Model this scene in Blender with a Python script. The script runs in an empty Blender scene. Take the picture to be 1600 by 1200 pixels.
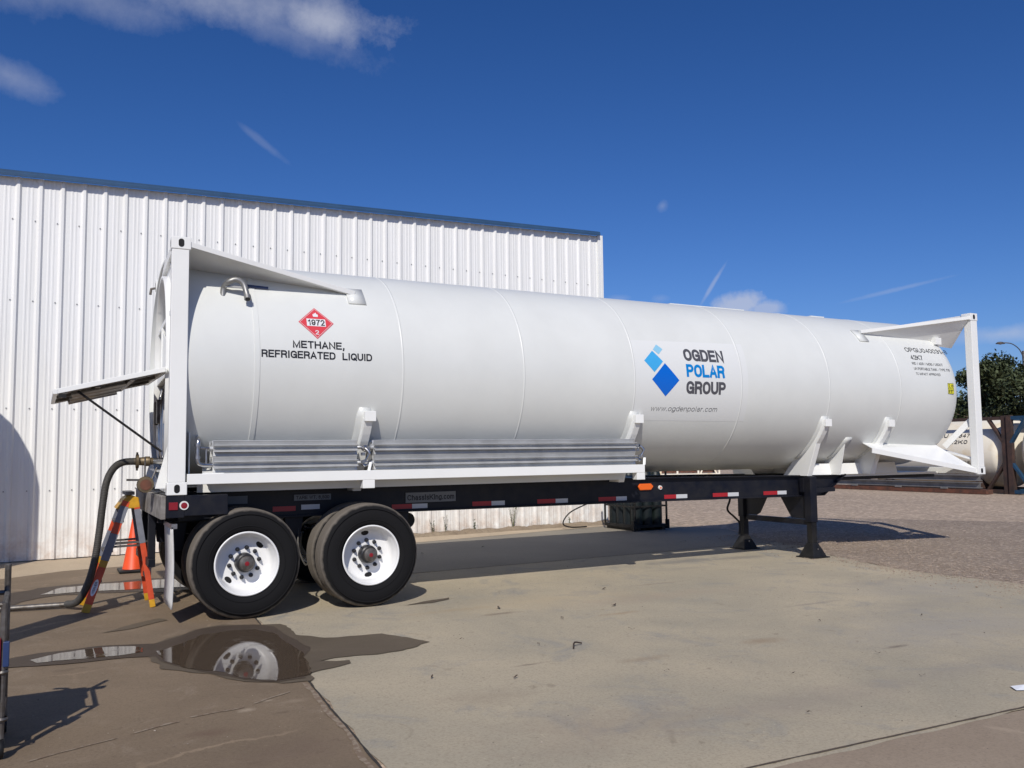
import bpy, bmesh, math, random
from mathutils import Vector, Matrix
from mathutils import noise as mnoise
R_ = math.radians
scene = bpy.context.scene
COL = scene.collection

# ------------------------------------------------------------------ camera
FWD = Vector((0.4763, 0.8759, 0.0775)).normalized()
RGT = Vector((0.8789, -0.4769, -0.0113))
RGT = (RGT - FWD*RGT.dot(FWD)).normalized()
UPV = RGT.cross(FWD)
cam = bpy.data.cameras.new('camera'); camo = bpy.data.objects.new('camera', cam); COL.objects.link(camo)
cam.lens = 1355.6/1600*36; cam.sensor_width = 36; cam.clip_start = .05; cam.clip_end = 3000
m = Matrix((RGT, UPV, -FWD)).transposed().to_4x4(); m.translation = Vector((-1.0387, -8.6002, 1.5654))
camo.matrix_world = m
scene.camera = camo

# ------------------------------------------------------------------ sun, sky, exposure
SUN_EL, SUN_AZ = R_(39.7), R_(211.3)
scene.view_settings.view_transform = 'Standard'; scene.view_settings.look = 'None'
scene.view_settings.exposure = 0.0; scene.view_settings.gamma = 1.0
sl = bpy.data.lights.new('sun', 'SUN'); sl.energy = 4.0; sl.angle = R_(0.55); sl.color = (1, .945, .865)
so = bpy.data.objects.new('sun', sl); COL.objects.link(so)
sdir = Vector((math.sin(SUN_AZ)*math.cos(SUN_EL), math.cos(SUN_AZ)*math.cos(SUN_EL), math.sin(SUN_EL)))
so.rotation_euler = sdir.to_track_quat('Z', 'Y').to_euler(); so.location = sdir*40

wd = bpy.data.worlds.new('World'); scene.world = wd; wd.use_nodes = True
wn = wd.node_tree; bg = wn.nodes['Background']; wo = wn.nodes['World Output']
def N(t, kind, **kw):
    n = t.nodes.new(kind)
    for k, v in kw.items():
        if k.startswith('i_'):
            key = k[2:]; key = int(key) if key.isdigit() else key
            n.inputs[key].default_value = v
        else: setattr(n, k, v)
    return n
sky = N(wn, 'ShaderNodeTexSky', sky_type='NISHITA', sun_disc=False, sun_elevation=SUN_EL, sun_rotation=SUN_AZ,
        air_density=1.0, dust_density=.35, ozone_density=4.0, altitude=0)
tcw = N(wn, 'ShaderNodeTexCoord')
def math_(t, op, a, b=None, c=None, clamp=False):
    n = t.nodes.new('ShaderNodeMath'); n.operation = op; n.use_clamp = clamp
    for i, x in enumerate((a, b, c)):
        if x is None: continue
        if isinstance(x, (int, float)): n.inputs[i].default_value = x
        else: t.links.new(x, n.inputs[i])
    return n.outputs[0]
def vdot(t, a, vec):
    n = t.nodes.new('ShaderNodeVectorMath'); n.operation = 'DOT_PRODUCT'
    t.links.new(a, n.inputs[0]); n.inputs[1].default_value = vec
    return n.outputs['Value']
nzw = N(wn, 'ShaderNodeTexNoise', i_Scale=11.0, i_Detail=9.0, i_Roughness=.62)
nz2 = N(wn, 'ShaderNodeTexNoise', i_Scale=42.0, i_Detail=7.0, i_Roughness=.68)
wn.links.new(tcw.outputs['Generated'], nzw.inputs['Vector']); wn.links.new(tcw.outputs['Generated'], nz2.inputs['Vector'])
def blob(c, horiz, vert, tilt=0., gain=1., soft=.5):
    """cloud bank: centre direction, half width and half height in radians"""
    c = Vector(c).normalized(); r = c.cross(Vector((0, 0, 1))).normalized(); u = r.cross(c)
    r2 = r*math.cos(tilt)+u*math.sin(tilt); u2 = -r*math.sin(tilt)+u*math.cos(tilt)
    g = tcw.outputs['Generated']
    a = math_(wn, 'DIVIDE', vdot(wn, g, r2), horiz); b = math_(wn, 'DIVIDE', vdot(wn, g, u2), vert)
    d = math_(wn, 'SQRT', math_(wn, 'ADD', math_(wn, 'MULTIPLY', a, a), math_(wn, 'MULTIPLY', b, b)))
    k = math_(wn, 'SUBTRACT', 1.0, d)
    k = math_(wn, 'ADD', k, math_(wn, 'MULTIPLY', math_(wn, 'SUBTRACT', nzw.outputs[0], .5), 1.9))
    k = math_(wn, 'ADD', k, math_(wn, 'MULTIPLY', math_(wn, 'SUBTRACT', nz2.outputs[0], .5), .75))
    k = math_(wn, 'MULTIPLY', k, gain/soft, clamp=False)
    k = math_(wn, 'MINIMUM', math_(wn, 'MAXIMUM', k, 0.0), gain)
    front = math_(wn, 'GREATER_THAN', vdot(wn, g, c), 0.5)
    return math_(wn, 'MULTIPLY', k, front)
blobs = [blob((.03, .903, .442), .14, .028, .03, .34, 1.4), blob((.155, .883, .460), .17, .034, -.02, .50, 1.2),
         blob((.25, .861, .452), .075, .032, -.1, .60, 1.0), blob((.21, .87, .437), .11, .024, -.2, .34, 1.4),
         blob((-.035, .930, .362), .045, .018, -.25, .30, 1.2),
         blob((.680, .714, .160), .033, .017, .15, .62, .5), blob((.700, .700, .155), .025, .012, .0, .5, .5),
         blob((.198, .921, .334), .034, .0045, -.62, .11, .8),
         blob((.655, .733, .183), .030, .0025, 1.0, .30, .8),
         blob((.785, .590, .165), .055, .0025, .17, .16, .8),
         blob((.601, .751, .270), .010, .009, .9, .22, .8),
         blob((.575, .800, .172), .018, .006, .0, .16, .8), blob((.61, .77, .17), .014, .006, .0, .12, .8),
         blob((.845, .526, .112), .075, .012, .0, .45, 1.0)]
acc = blobs[0]
for b_ in blobs[1:]: acc = math_(wn, 'MAXIMUM', acc, b_)
# a deep clear blue as the photograph's: per channel contrast on the physical sky
spl = N(wn, 'ShaderNodeSeparateColor'); cmb = N(wn, 'ShaderNodeCombineColor')
wn.links.new(sky.outputs[0], spl.inputs[0])
for i_, (pw, k_, mx_) in enumerate(((1.5, .245, 9.), (1.23, .445, 9.), (1.17, .745, 12.))):
    x_ = math_(wn, 'MINIMUM', math_(wn, 'MULTIPLY', math_(wn, 'POWER', spl.outputs[i_], pw), k_), mx_)
    wn.links.new(x_, cmb.inputs[i_])
mixw = N(wn, 'ShaderNodeMix', data_type='RGBA')
mixw.inputs[7].default_value = (6.6, 6.9, 8.0, 1)
wn.links.new(acc, mixw.inputs[0]); wn.links.new(cmb.outputs[0], mixw.inputs[6])
wn.links.new(mixw.outputs[2], bg.inputs[0]); bg.inputs[1].default_value = .085

# ------------------------------------------------------------------ material helpers
def lin(c): return tuple((x/12.92 if x <= .04045 else ((x+.055)/1.055)**2.4) for x in c)
def mat(name, col, rough=.5, metal=0., nscale=0., namt=.15, col2=None, bump=0., bscale=40., coat=0., spec=.5, detail=6., ramp=(.35, .65), rvar=0.):
    mt = bpy.data.materials.new(name); mt.use_nodes = True; t = mt.node_tree; b = t.nodes['Principled BSDF']
    b.inputs['Roughness'].default_value = rough; b.inputs['Metallic'].default_value = metal
    b.inputs['Base Color'].default_value = (*col, 1); b.inputs['Coat Weight'].default_value = coat
    b.inputs['Specular IOR Level'].default_value = spec
    tc = N(t, 'ShaderNodeTexCoord')
    if nscale:
        n = N(t, 'ShaderNodeTexNoise', i_Scale=nscale, i_Detail=detail, i_Roughness=.6)
        t.links.new(tc.outputs['Object'], n.inputs['Vector'])
        r = N(t, 'ShaderNodeMapRange'); r.inputs[1].default_value = ramp[0]; r.inputs[2].default_value = ramp[1]
        t.links.new(n.outputs[0], r.inputs[0])
        mx = N(t, 'ShaderNodeMix', data_type='RGBA')
        c2 = col2 if col2 else tuple(x*(1-namt) for x in col)
        mx.inputs[6].default_value = (*col, 1); mx.inputs[7].default_value = (*c2, 1)
        t.links.new(r.outputs[0], mx.inputs[0]); t.links.new(mx.outputs[2], b.inputs['Base Color'])
        if rvar:
            rr = N(t, 'ShaderNodeMapRange'); rr.inputs[3].default_value = rough-rvar; rr.inputs[4].default_value = rough+rvar
            t.links.new(n.outputs[0], rr.inputs[0]); t.links.new(rr.outputs[0], b.inputs['Roughness'])
    if bump:
        n2 = N(t, 'ShaderNodeTexNoise', i_Scale=bscale, i_Detail=5., i_Roughness=.6)
        t.links.new(tc.outputs['Object'], n2.inputs['Vector'])
        bm = N(t, 'ShaderNodeBump', i_Strength=bump, i_Distance=.01)
        t.links.new(n2.outputs[0], bm.inputs['Height']); t.links.new(bm.outputs[0], b.inputs['Normal'])
    return mt
M = {}
M['white'] = mat('white_gloss_paint', (.80, .805, .78), .34, nscale=1.2, namt=.05, bump=.02, bscale=8, rvar=.06)
M['shell'] = mat('tank_white_paint', (.675, .69, .665), .36, nscale=1.1, namt=.07, bump=.10, bscale=1.8, rvar=.10)
M['navy'] = mat('navy_black_paint', (.004, .0055, .012), .42, spec=.3, nscale=6, col2=(.014, .014, .017), rvar=.1)
M['black'] = mat('black_paint', (.006, .006, .007), .55, spec=.3, nscale=8, col2=(.018, .017, .016))
M['alu'] = mat('aluminium_fin', (.62, .63, .63), .45, .55, nscale=5, namt=.2)
M['steel'] = mat('stainless_steel', (.55, .55, .55), .3, 1., nscale=12, namt=.25)
M['dullsteel'] = mat('weathered_steel', (.20, .19, .18), .5, .7, nscale=14, col2=(.10, .085, .07))
M['pipegrey'] = mat('galvanized_pipe', (.34, .34, .33), .45, .6, nscale=14, namt=.3)
M['brass'] = mat('old_brass', (.19, .145, .085), .5, .5, nscale=14, col2=(.12, .09, .055))
M['hatchgrey'] = mat('grey_primer', (.36, .36, .35), .5, nscale=6, col2=(.18, .18, .18))
M['hose'] = mat('grey_braided_hose', (.085, .08, .072), .6, .3, nscale=60, namt=.35)
M['rim'] = mat('white_rim_paint', (.80, .80, .79), .35, nscale=5, namt=.06)
M['hub'] = mat('dark_hub', (.03, .03, .032), .4, .3)
M['red'] = mat('red_plastic', (.22, .008, .016), .35)
M['amber'] = mat('amber_lens', (.75, .13, .015), .25)
M['whiteplas'] = mat('white_plastic', (.7, .7, .68), .4)
M['redtape'] = mat('red_reflective_tape', (.36, .015, .022), .35)
M['whitetape'] = mat('white_reflective_tape', (.55, .56, .57), .35)
M['ink'] = mat('black_ink', (.012, .012, .015), .45)
M['greyink'] = mat('grey_ink', (.075, .075, .085), .45)
M['bluebig'] = mat('blue_vinyl', (.0, .12, .56), .35)
M['bluemid'] = mat('sky_blue_vinyl', (.05, .36, .70), .35)
M['bluesmall'] = mat('pale_blue_vinyl', (.25, .52, .70), .35)
M['bluetext'] = mat('letter_blue_vinyl', (.0, .20, .55), .35)
M['placard'] = mat('red_placard', (.62, .05, .065), .4)
M['vinyl'] = mat('white_vinyl', (.72, .725, .735), .30)
M['backing'] = mat('backing_vinyl', (.68, .693, .68), .3)
M['yellow'] = mat('yellow_vinyl', (.72, .68, .03), .4)
M['cone'] = mat('orange_cone_plastic', (.85, .09, .02), .45, nscale=6, namt=.2)
M['laddero'] = mat('orange_fibreglass', (.66, .085, .03), .45, nscale=9, namt=.25)
M['laddery'] = mat('yellow_ladder_plastic', (.62, .33, .02), .45, nscale=12, namt=.3)
M['ladderg'] = mat('grey_duct_tape', (.20, .21, .25), .5, nscale=12, namt=.2)
M['flap'] = mat('white_rubber_flap', (.60, .59, .57), .6, nscale=8, namt=.2)
M['wood'] = mat('weathered_bumper_board', (.30, .28, .26), .8, nscale=7, col2=(.13, .12, .11), bump=.3)
M['plategrey'] = mat('grey_name_plate', (.16, .17, .18), .6, .1)
M['cream'] = mat('cream_tank_paint', (.80, .745, .62), .5, nscale=1.3, col2=(.66, .50, .28), ramp=(.52, .8))
M['blueframe'] = mat('blue_frame_paint', (.014, .06, .125), .5, nscale=4, col2=(.012, .04, .08))
M['brownframe'] = mat('rusty_brown_frame', (.075, .04, .03), .7, nscale=4, col2=(.03, .022, .02))
M['rust'] = mat('rust', (.16, .06, .035), .85, nscale=6, col2=(.07, .035, .025))
M['galv'] = mat('galvanized_beam', (.27, .27, .27), .5, .5, nscale=3, namt=.3)
M['trim'] = mat('blue_eave_trim', (.035, .085, .17), .4, nscale=2, namt=.2)
M['bottle'] = mat('dark_cylinder_paint', (.004, .008, .013), .5, nscale=3, col2=(.004, .010, .009))
M['bark'] = mat('bark', (.10, .075, .055), .9, nscale=8, namt=.4, bump=.5)
M['cloth'] = mat('dark_blue_paint', (.02, .045, .14), .45, nscale=9, namt=.3)

def tyre_mat():
    """black sidewall; the tread and shoulders are scuffed grey-brown with dust"""
    mt = mat('tyre_rubber', (.008, .008, .009), .85, spec=.2, bump=.15, bscale=60); t = mt.node_tree; b = t.nodes['Principled BSDF']
    tc = N(t, 'ShaderNodeTexCoord'); sx = N(t, 'ShaderNodeSeparateXYZ'); t.links.new(tc.outputs['Object'], sx.inputs[0])
    r = math_(t, 'SQRT', math_(t, 'ADD', math_(t, 'POWER', sx.outputs[0], 2.0), math_(t, 'POWER', sx.outputs[2], 2.0)))
    n = N(t, 'ShaderNodeTexNoise', i_Scale=14., i_Detail=6.); t.links.new(tc.outputs['Object'], n.inputs[0])
    f = math_(t, 'ADD', r, math_(t, 'MULTIPLY', math_(t, 'SUBTRACT', n.outputs[0], .5), .030))
    mr = N(t, 'ShaderNodeMapRange'); mr.inputs[1].default_value = .494; mr.inputs[2].default_value = .516; t.links.new(f, mr.inputs[0])
    mx = N(t, 'ShaderNodeMix', data_type='RGBA'); mx.inputs[6].default_value = (.008, .008, .009, 1); mx.inputs[7].default_value = (.15, .132, .112, 1)
    t.links.new(mr.outputs[0], mx.inputs[0]); t.links.new(mx.outputs[2], b.inputs['Base Color'])
    return mt
M['tyre'] = tyre_mat()

def panel_mat():
    """white wall steel, faint rust bleeding up from the foot"""
    mt = mat('wall_panel_paint', (.74, .745, .74), .42, rvar=0); t = mt.node_tree; b = t.nodes['Principled BSDF']
    tc = N(t, 'ShaderNodeTexCoord'); mp = N(t, 'ShaderNodeMapping'); mp.inputs['Scale'].default_value = (5, 5, .35)
    t.links.new(tc.outputs['Object'], mp.inputs[0]); n = N(t, 'ShaderNodeTexNoise', i_Scale=1.6, i_Detail=6.); t.links.new(mp.outputs[0], n.inputs[0])
    sx = N(t, 'ShaderNodeSeparateXYZ'); t.links.new(tc.outputs['Object'], sx.inputs[0])
    low = N(t, 'ShaderNodeMapRange'); low.inputs[1].default_value = .65; low.inputs[2].default_value = 0.
    t.links.new(sx.outputs[2], low.inputs[0])
    n3 = N(t, 'ShaderNodeTexNoise', i_Scale=4., i_Detail=8., i_Roughness=.7); t.links.new(tc.outputs['Object'], n3.inputs[0])
    st = math_(t, 'MULTIPLY', low.outputs[0], math_(t, 'MULTIPLY', math_(t, 'SUBTRACT', n3.outputs[0], .38, clamp=True), 2.6), clamp=True)
    m1 = N(t, 'ShaderNodeMix', data_type='RGBA'); m1.inputs[6].default_value = (.81, .81, .79, 1); m1.inputs[7].default_value = (.75, .75, .725, 1)
    mr = N(t, 'ShaderNodeMapRange'); mr.inputs[1].default_value = .4; mr.inputs[2].default_value = .75; t.links.new(n.outputs[0], mr.inputs[0]); t.links.new(mr.outputs[0], m1.inputs[0])
    m2 = N(t, 'ShaderNodeMix', data_type='RGBA'); m2.inputs[7].default_value = (.42, .27, .17, 1)
    t.links.new(m1.outputs[2], m2.inputs[6]); t.links.new(st, m2.inputs[0]); t.links.new(m2.outputs[2], b.inputs['Base Color'])
    return mt
M['panel'] = panel_mat()

def ground_mat(name, c1, c2, c3, c4, spots=(), cracks=0., fine=55., stain=.7, bump=.25, rough=.85, speck=0., coarse=.55, hair=0., smooth=False):
    mt = bpy.data.materials.new(name); mt.use_nodes = True; t = mt.node_tree; b = t.nodes['Principled BSDF']
    b.inputs['Roughness'].default_value = rough; b.inputs['Specular IOR Level'].default_value = .35
    tc = N(t, 'ShaderNodeTexCoord'); g = tc.outputs['Object']
    def noise(sc, det=6., ro=.6, dist=0.):
        n = N(t, 'ShaderNodeTexNoise', i_Scale=sc, i_Detail=det, i_Roughness=ro, i_Distortion=dist); t.links.new(g, n.inputs[0]); return n.outputs[0]
    def rng(x, a, b2):
        r = N(t, 'ShaderNodeMapRange'); r.inputs[1].default_value = a; r.inputs[2].default_value = b2; t.links.new(x, r.inputs[0]); return r.outputs[0]
    def mix(f, a, bb):
        mx = N(t, 'ShaderNodeMix', data_type='RGBA')
        if isinstance(a, tuple): mx.inputs[6].default_value = (*a, 1)
        else: t.links.new(a, mx.inputs[6])
        if isinstance(bb, tuple): mx.inputs[7].default_value = (*bb, 1)
        else: t.links.new(bb, mx.inputs[7])
        t.links.new(f, mx.inputs[0]); return mx.outputs[2]
    c = mix(rng(noise(coarse, 8., .62, .4), .35, .65), c1, c2)
    c = mix(math_(t, 'MULTIPLY', rng(noise(coarse*2.7, 8., .7, .8), .55, .72), stain), c, c3)
    c = mix(math_(t, 'MULTIPLY', rng(noise(fine, 8., .75), .48, .72), .55), c, c4)
    c = mix(math_(t, 'MULTIPLY', rng(noise(150., 3., .6), .60, .72), .5), c, c4)
    c = mix(math_(t, 'MULTIPLY', rng(noise(75., 5., .7), .58, .74), .45), c, tuple(min(1, x*1.35) for x in c1))
    c = mix(math_(t, 'MULTIPLY', rng(noise(11., 10., .78, .6), .595, .635), .42), c, c4)
    c = mix(math_(t, 'MULTIPLY', rng(noise(23., 10., .78, .3), .60, .64), .36), c, tuple(min(1, x*1.45) for x in c1))
    if cracks:
        vn = N(t, 'ShaderNodeTexVoronoi', i_Scale=.55); vn.feature = 'DISTANCE_TO_EDGE'
        wv = N(t, 'ShaderNodeTexNoise', i_Scale=1.6, i_Detail=8., i_Roughness=.7); t.links.new(g, wv.inputs[0])
        mv = N(t, 'ShaderNodeMix', data_type='VECTOR'); mv.inputs[0].default_value = .30; t.links.new(g, mv.inputs[4]); t.links.new(wv.outputs[1], mv.inputs[5]); t.links.new(mv.outputs[1], vn.inputs['Vector'])
        gate = rng(noise(.9, 3.), .46, .58)
        c = mix(math_(t, 'MULTIPLY', math_(t, 'MULTIPLY', rng(vn.outputs['Distance'], .010, .003), gate), cracks), c, tuple(min(1, x*1.5) for x in c1))
    # short dark scuffs and oil drips
    c = mix(math_(t, 'MULTIPLY', rng(noise(2.3, 3., .5, 1.5), .69, .74), .35), c, c4)
    if spots:      # individual stains where the photograph has them: (x, y, half length, half width, strength, colour)
        sx = N(t, 'ShaderNodeSeparateXYZ'); t.links.new(g, sx.inputs[0]); edge = noise(3.5, 8., .7, 1.)
        for (px_, py_, rx_, ry_, st_, cl_) in spots:
            dx = math_(t, 'DIVIDE', math_(t, 'SUBTRACT', sx.outputs[0], px_), rx_); dy = math_(t, 'DIVIDE', math_(t, 'SUBTRACT', sx.outputs[1], py_), ry_)
            d = math_(t, 'SQRT', math_(t, 'ADD', math_(t, 'MULTIPLY', dx, dx), math_(t, 'MULTIPLY', dy, dy)))
            k = math_(t, 'ADD', math_(t, 'SUBTRACT', 1.0, d), math_(t, 'MULTIPLY', math_(t, 'SUBTRACT', edge, .5), 2.2))
            k = math_(t, 'MULTIPLY', math_(t, 'MINIMUM', math_(t, 'MAXIMUM', k, 0.0), 1.0), st_)
            c = mix(k, c, cl_)
    if speck:
        v = N(t, 'ShaderNodeTexVoronoi', i_Scale=speck); t.links.new(g, v.inputs['Vector'])
        v2 = N(t, 'ShaderNodeTexVoronoi', i_Scale=speck*2.3); t.links.new(g, v2.inputs['Vector'])
        cc = N(t, 'ShaderNodeSeparateColor'); t.links.new(v.outputs['Color'], cc.inputs[0])
        c = mix(math_(t, 'MULTIPLY', rng(cc.outputs[0], .55, 1.0), .55), c, tuple(min(1, x*1.9) for x in c1))
        c = mix(math_(t, 'MULTIPLY', rng(cc.outputs[1], .6, 1.0), .6), c, tuple(x*.55 for x in c1))
        h = math_(t, 'ADD', v.outputs['Distance'], v2.outputs['Distance'])
    else: h = None
    t.links.new(c, b.inputs['Base Color'])
    hh = noise(fine*1.7, 8., .7)
    if h is not None: hh = math_(t, 'ADD', hh, h)
    bm = N(t, 'ShaderNodeBump', i_Strength=bump, i_Distance=.02); t.links.new(hh, bm.inputs['Height']); t.links.new(bm.outputs[0], b.inputs['Normal'])
    return mt
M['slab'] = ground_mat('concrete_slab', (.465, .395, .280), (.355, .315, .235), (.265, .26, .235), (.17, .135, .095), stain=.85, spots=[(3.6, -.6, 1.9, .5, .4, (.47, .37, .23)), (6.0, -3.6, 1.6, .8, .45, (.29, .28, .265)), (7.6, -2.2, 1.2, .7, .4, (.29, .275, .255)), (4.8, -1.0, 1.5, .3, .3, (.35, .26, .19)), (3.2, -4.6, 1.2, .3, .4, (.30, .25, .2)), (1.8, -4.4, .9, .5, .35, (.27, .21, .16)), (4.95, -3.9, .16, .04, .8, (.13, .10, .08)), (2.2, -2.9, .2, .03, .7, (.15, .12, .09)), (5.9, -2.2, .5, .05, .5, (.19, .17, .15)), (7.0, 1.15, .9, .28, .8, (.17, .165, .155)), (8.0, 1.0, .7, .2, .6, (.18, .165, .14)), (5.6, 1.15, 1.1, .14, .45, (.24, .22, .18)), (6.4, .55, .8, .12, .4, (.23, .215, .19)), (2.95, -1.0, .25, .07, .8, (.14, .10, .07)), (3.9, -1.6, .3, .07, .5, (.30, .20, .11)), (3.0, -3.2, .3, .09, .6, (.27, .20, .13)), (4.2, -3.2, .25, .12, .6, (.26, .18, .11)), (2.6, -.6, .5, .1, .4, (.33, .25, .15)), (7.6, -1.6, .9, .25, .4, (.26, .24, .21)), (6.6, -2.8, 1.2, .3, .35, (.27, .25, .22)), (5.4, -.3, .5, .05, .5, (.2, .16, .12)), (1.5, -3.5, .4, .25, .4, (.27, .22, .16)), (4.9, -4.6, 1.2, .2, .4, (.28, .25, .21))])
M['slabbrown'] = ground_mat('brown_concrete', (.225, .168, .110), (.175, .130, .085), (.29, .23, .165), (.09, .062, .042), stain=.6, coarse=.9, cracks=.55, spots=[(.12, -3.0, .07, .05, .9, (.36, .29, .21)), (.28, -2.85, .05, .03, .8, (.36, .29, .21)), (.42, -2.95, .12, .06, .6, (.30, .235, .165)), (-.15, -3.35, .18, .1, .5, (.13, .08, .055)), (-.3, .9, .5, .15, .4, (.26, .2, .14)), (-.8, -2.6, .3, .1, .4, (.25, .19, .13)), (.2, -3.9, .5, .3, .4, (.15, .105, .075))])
M['slabgrey'] = ground_mat('grey_concrete', (.27, .24, .19), (.23, .205, .165), (.19, .17, .14), (.12, .10, .08), stain=.45)
M['apron'] = ground_mat('pale_apron_concrete', (.50, .40, .28), (.42, .335, .235), (.32, .25, .18), (.22, .16, .11), stain=.5)
M['dirt'] = ground_mat('dirt_and_gravel', (.44, .345, .26), (.36, .285, .215), (.28, .235, .19), (.22, .16, .115), fine=28, stain=.6, bump=.6, speck=14., coarse=.12, rough=.95)
M['gravel'] = ground_mat('gravel', (.42, .335, .26), (.34, .27, .21), (.25, .205, .165), (.15, .11, .08), fine=60, stain=.5, bump=1.0, speck=24., rough=.95)
M['joint'] = mat('dark_joint_filler', (.05, .042, .035), .95, nscale=14, namt=.5)
M['jointpale2'] = mat('brown_joint_filler', (.12, .09, .065), .95, nscale=14, namt=.4)
M['slabfront'] = ground_mat('front_concrete', (.33, .262, .19), (.27, .21, .15), (.36, .29, .215), (.15, .11, .08), stain=.5, coarse=.8, cracks=.4)
M['jointpale'] = mat('pale_joint_grout', (.27, .215, .155), .9, nscale=22, col2=(.19, .135, .09), ramp=(.45, .55))
M['stone1'] = mat('pale_stone', (.46, .37, .29), .9, nscale=5, col2=(.27, .21, .16))
M['grit'] = mat('grit', (.40, .34, .27), .9, nscale=2.5, col2=(.07, .055, .045), ramp=(.42, .58))
M['leaf'] = mat('dry_leaf', (.06, .04, .028), .8, nscale=20, namt=.4)
M['paper'] = mat('white_paper', (.75, .77, .8), .7)
M['rubble'] = ground_mat('dirt_curb', (.34, .27, .19), (.25, .19, .13), (.16, .12, .08), (.10, .075, .05), fine=20, bump=1.0, coarse=1.6)
def foliage_mat(name, a, b2):
    mt = mat(name, a, .6, nscale=.9, col2=b2, ramp=(.3, .7)); b = mt.node_tree.nodes['Principled BSDF']
    b.inputs['Specular IOR Level'].default_value = .25
    b.inputs['Transmission Weight'].default_value = 0.
    return mt
M['foliage'] = foliage_mat('oak_foliage', (.085, .10, .045), (.035, .052, .025))
M['weed'] = foliage_mat('weed_green', (.10, .12, .035), (.05, .06, .02))
def water_mat():
    mt = bpy.data.materials.new('shallow_puddle_water'); mt.use_nodes = True; b = mt.node_tree.nodes['Principled BSDF']
    t = mt.node_tree
    b.inputs['Base Color'].default_value = (.085, .062, .044, 1); b.inputs['Roughness'].default_value = .015
    b.inputs['IOR'].default_value = 1.33; b.inputs['Specular IOR Level'].default_value = .42
    tq = N(t, 'ShaderNodeTexCoord'); nq = N(t, 'ShaderNodeTexNoise', i_Scale=7., i_Detail=7., i_Roughness=.7); t.links.new(tq.outputs['Object'], nq.inputs[0])
    rq = N(t, 'ShaderNodeMapRange'); rq.inputs[1].default_value = .52; rq.inputs[2].default_value = .72; rq.inputs[3].default_value = .02; rq.inputs[4].default_value = .22
    t.links.new(nq.outputs[0], rq.inputs[0]); t.links.new(rq.outputs[0], b.inputs['Roughness'])
    mq = N(t, 'ShaderNodeMix', data_type='RGBA'); mq.inputs[6].default_value = (.075, .054, .037, 1); mq.inputs[7].default_value = (.13, .10, .07, 1); t.links.new(rq.outputs[0], mq.inputs[0]); t.links.new(mq.outputs[2], b.inputs['Base Color'])
    tc = N(t, 'ShaderNodeTexCoord'); n = N(t, 'ShaderNodeTexNoise', i_Scale=5., i_Detail=3.); t.links.new(tc.outputs['Object'], n.inputs[0])
    bm = N(t, 'ShaderNodeBump', i_Strength=.06, i_Distance=.004); t.links.new(n.outputs[0], bm.inputs['Height']); t.links.new(bm.outputs[0], b.inputs['Normal'])
    return mt
M['water'] = water_mat()
M['wet'] = ground_mat('wet_concrete', (.078, .056, .038), (.062, .045, .032), (.095, .072, .05), (.045, .032, .023), stain=.5, rough=.7, bump=.12)
M['wetpale'] = ground_mat('damp_pale_concrete', (.125, .098, .066), (.098, .076, .052), (.15, .12, .085), (.07, .055, .04), stain=.5, rough=.75, bump=.12)

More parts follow.
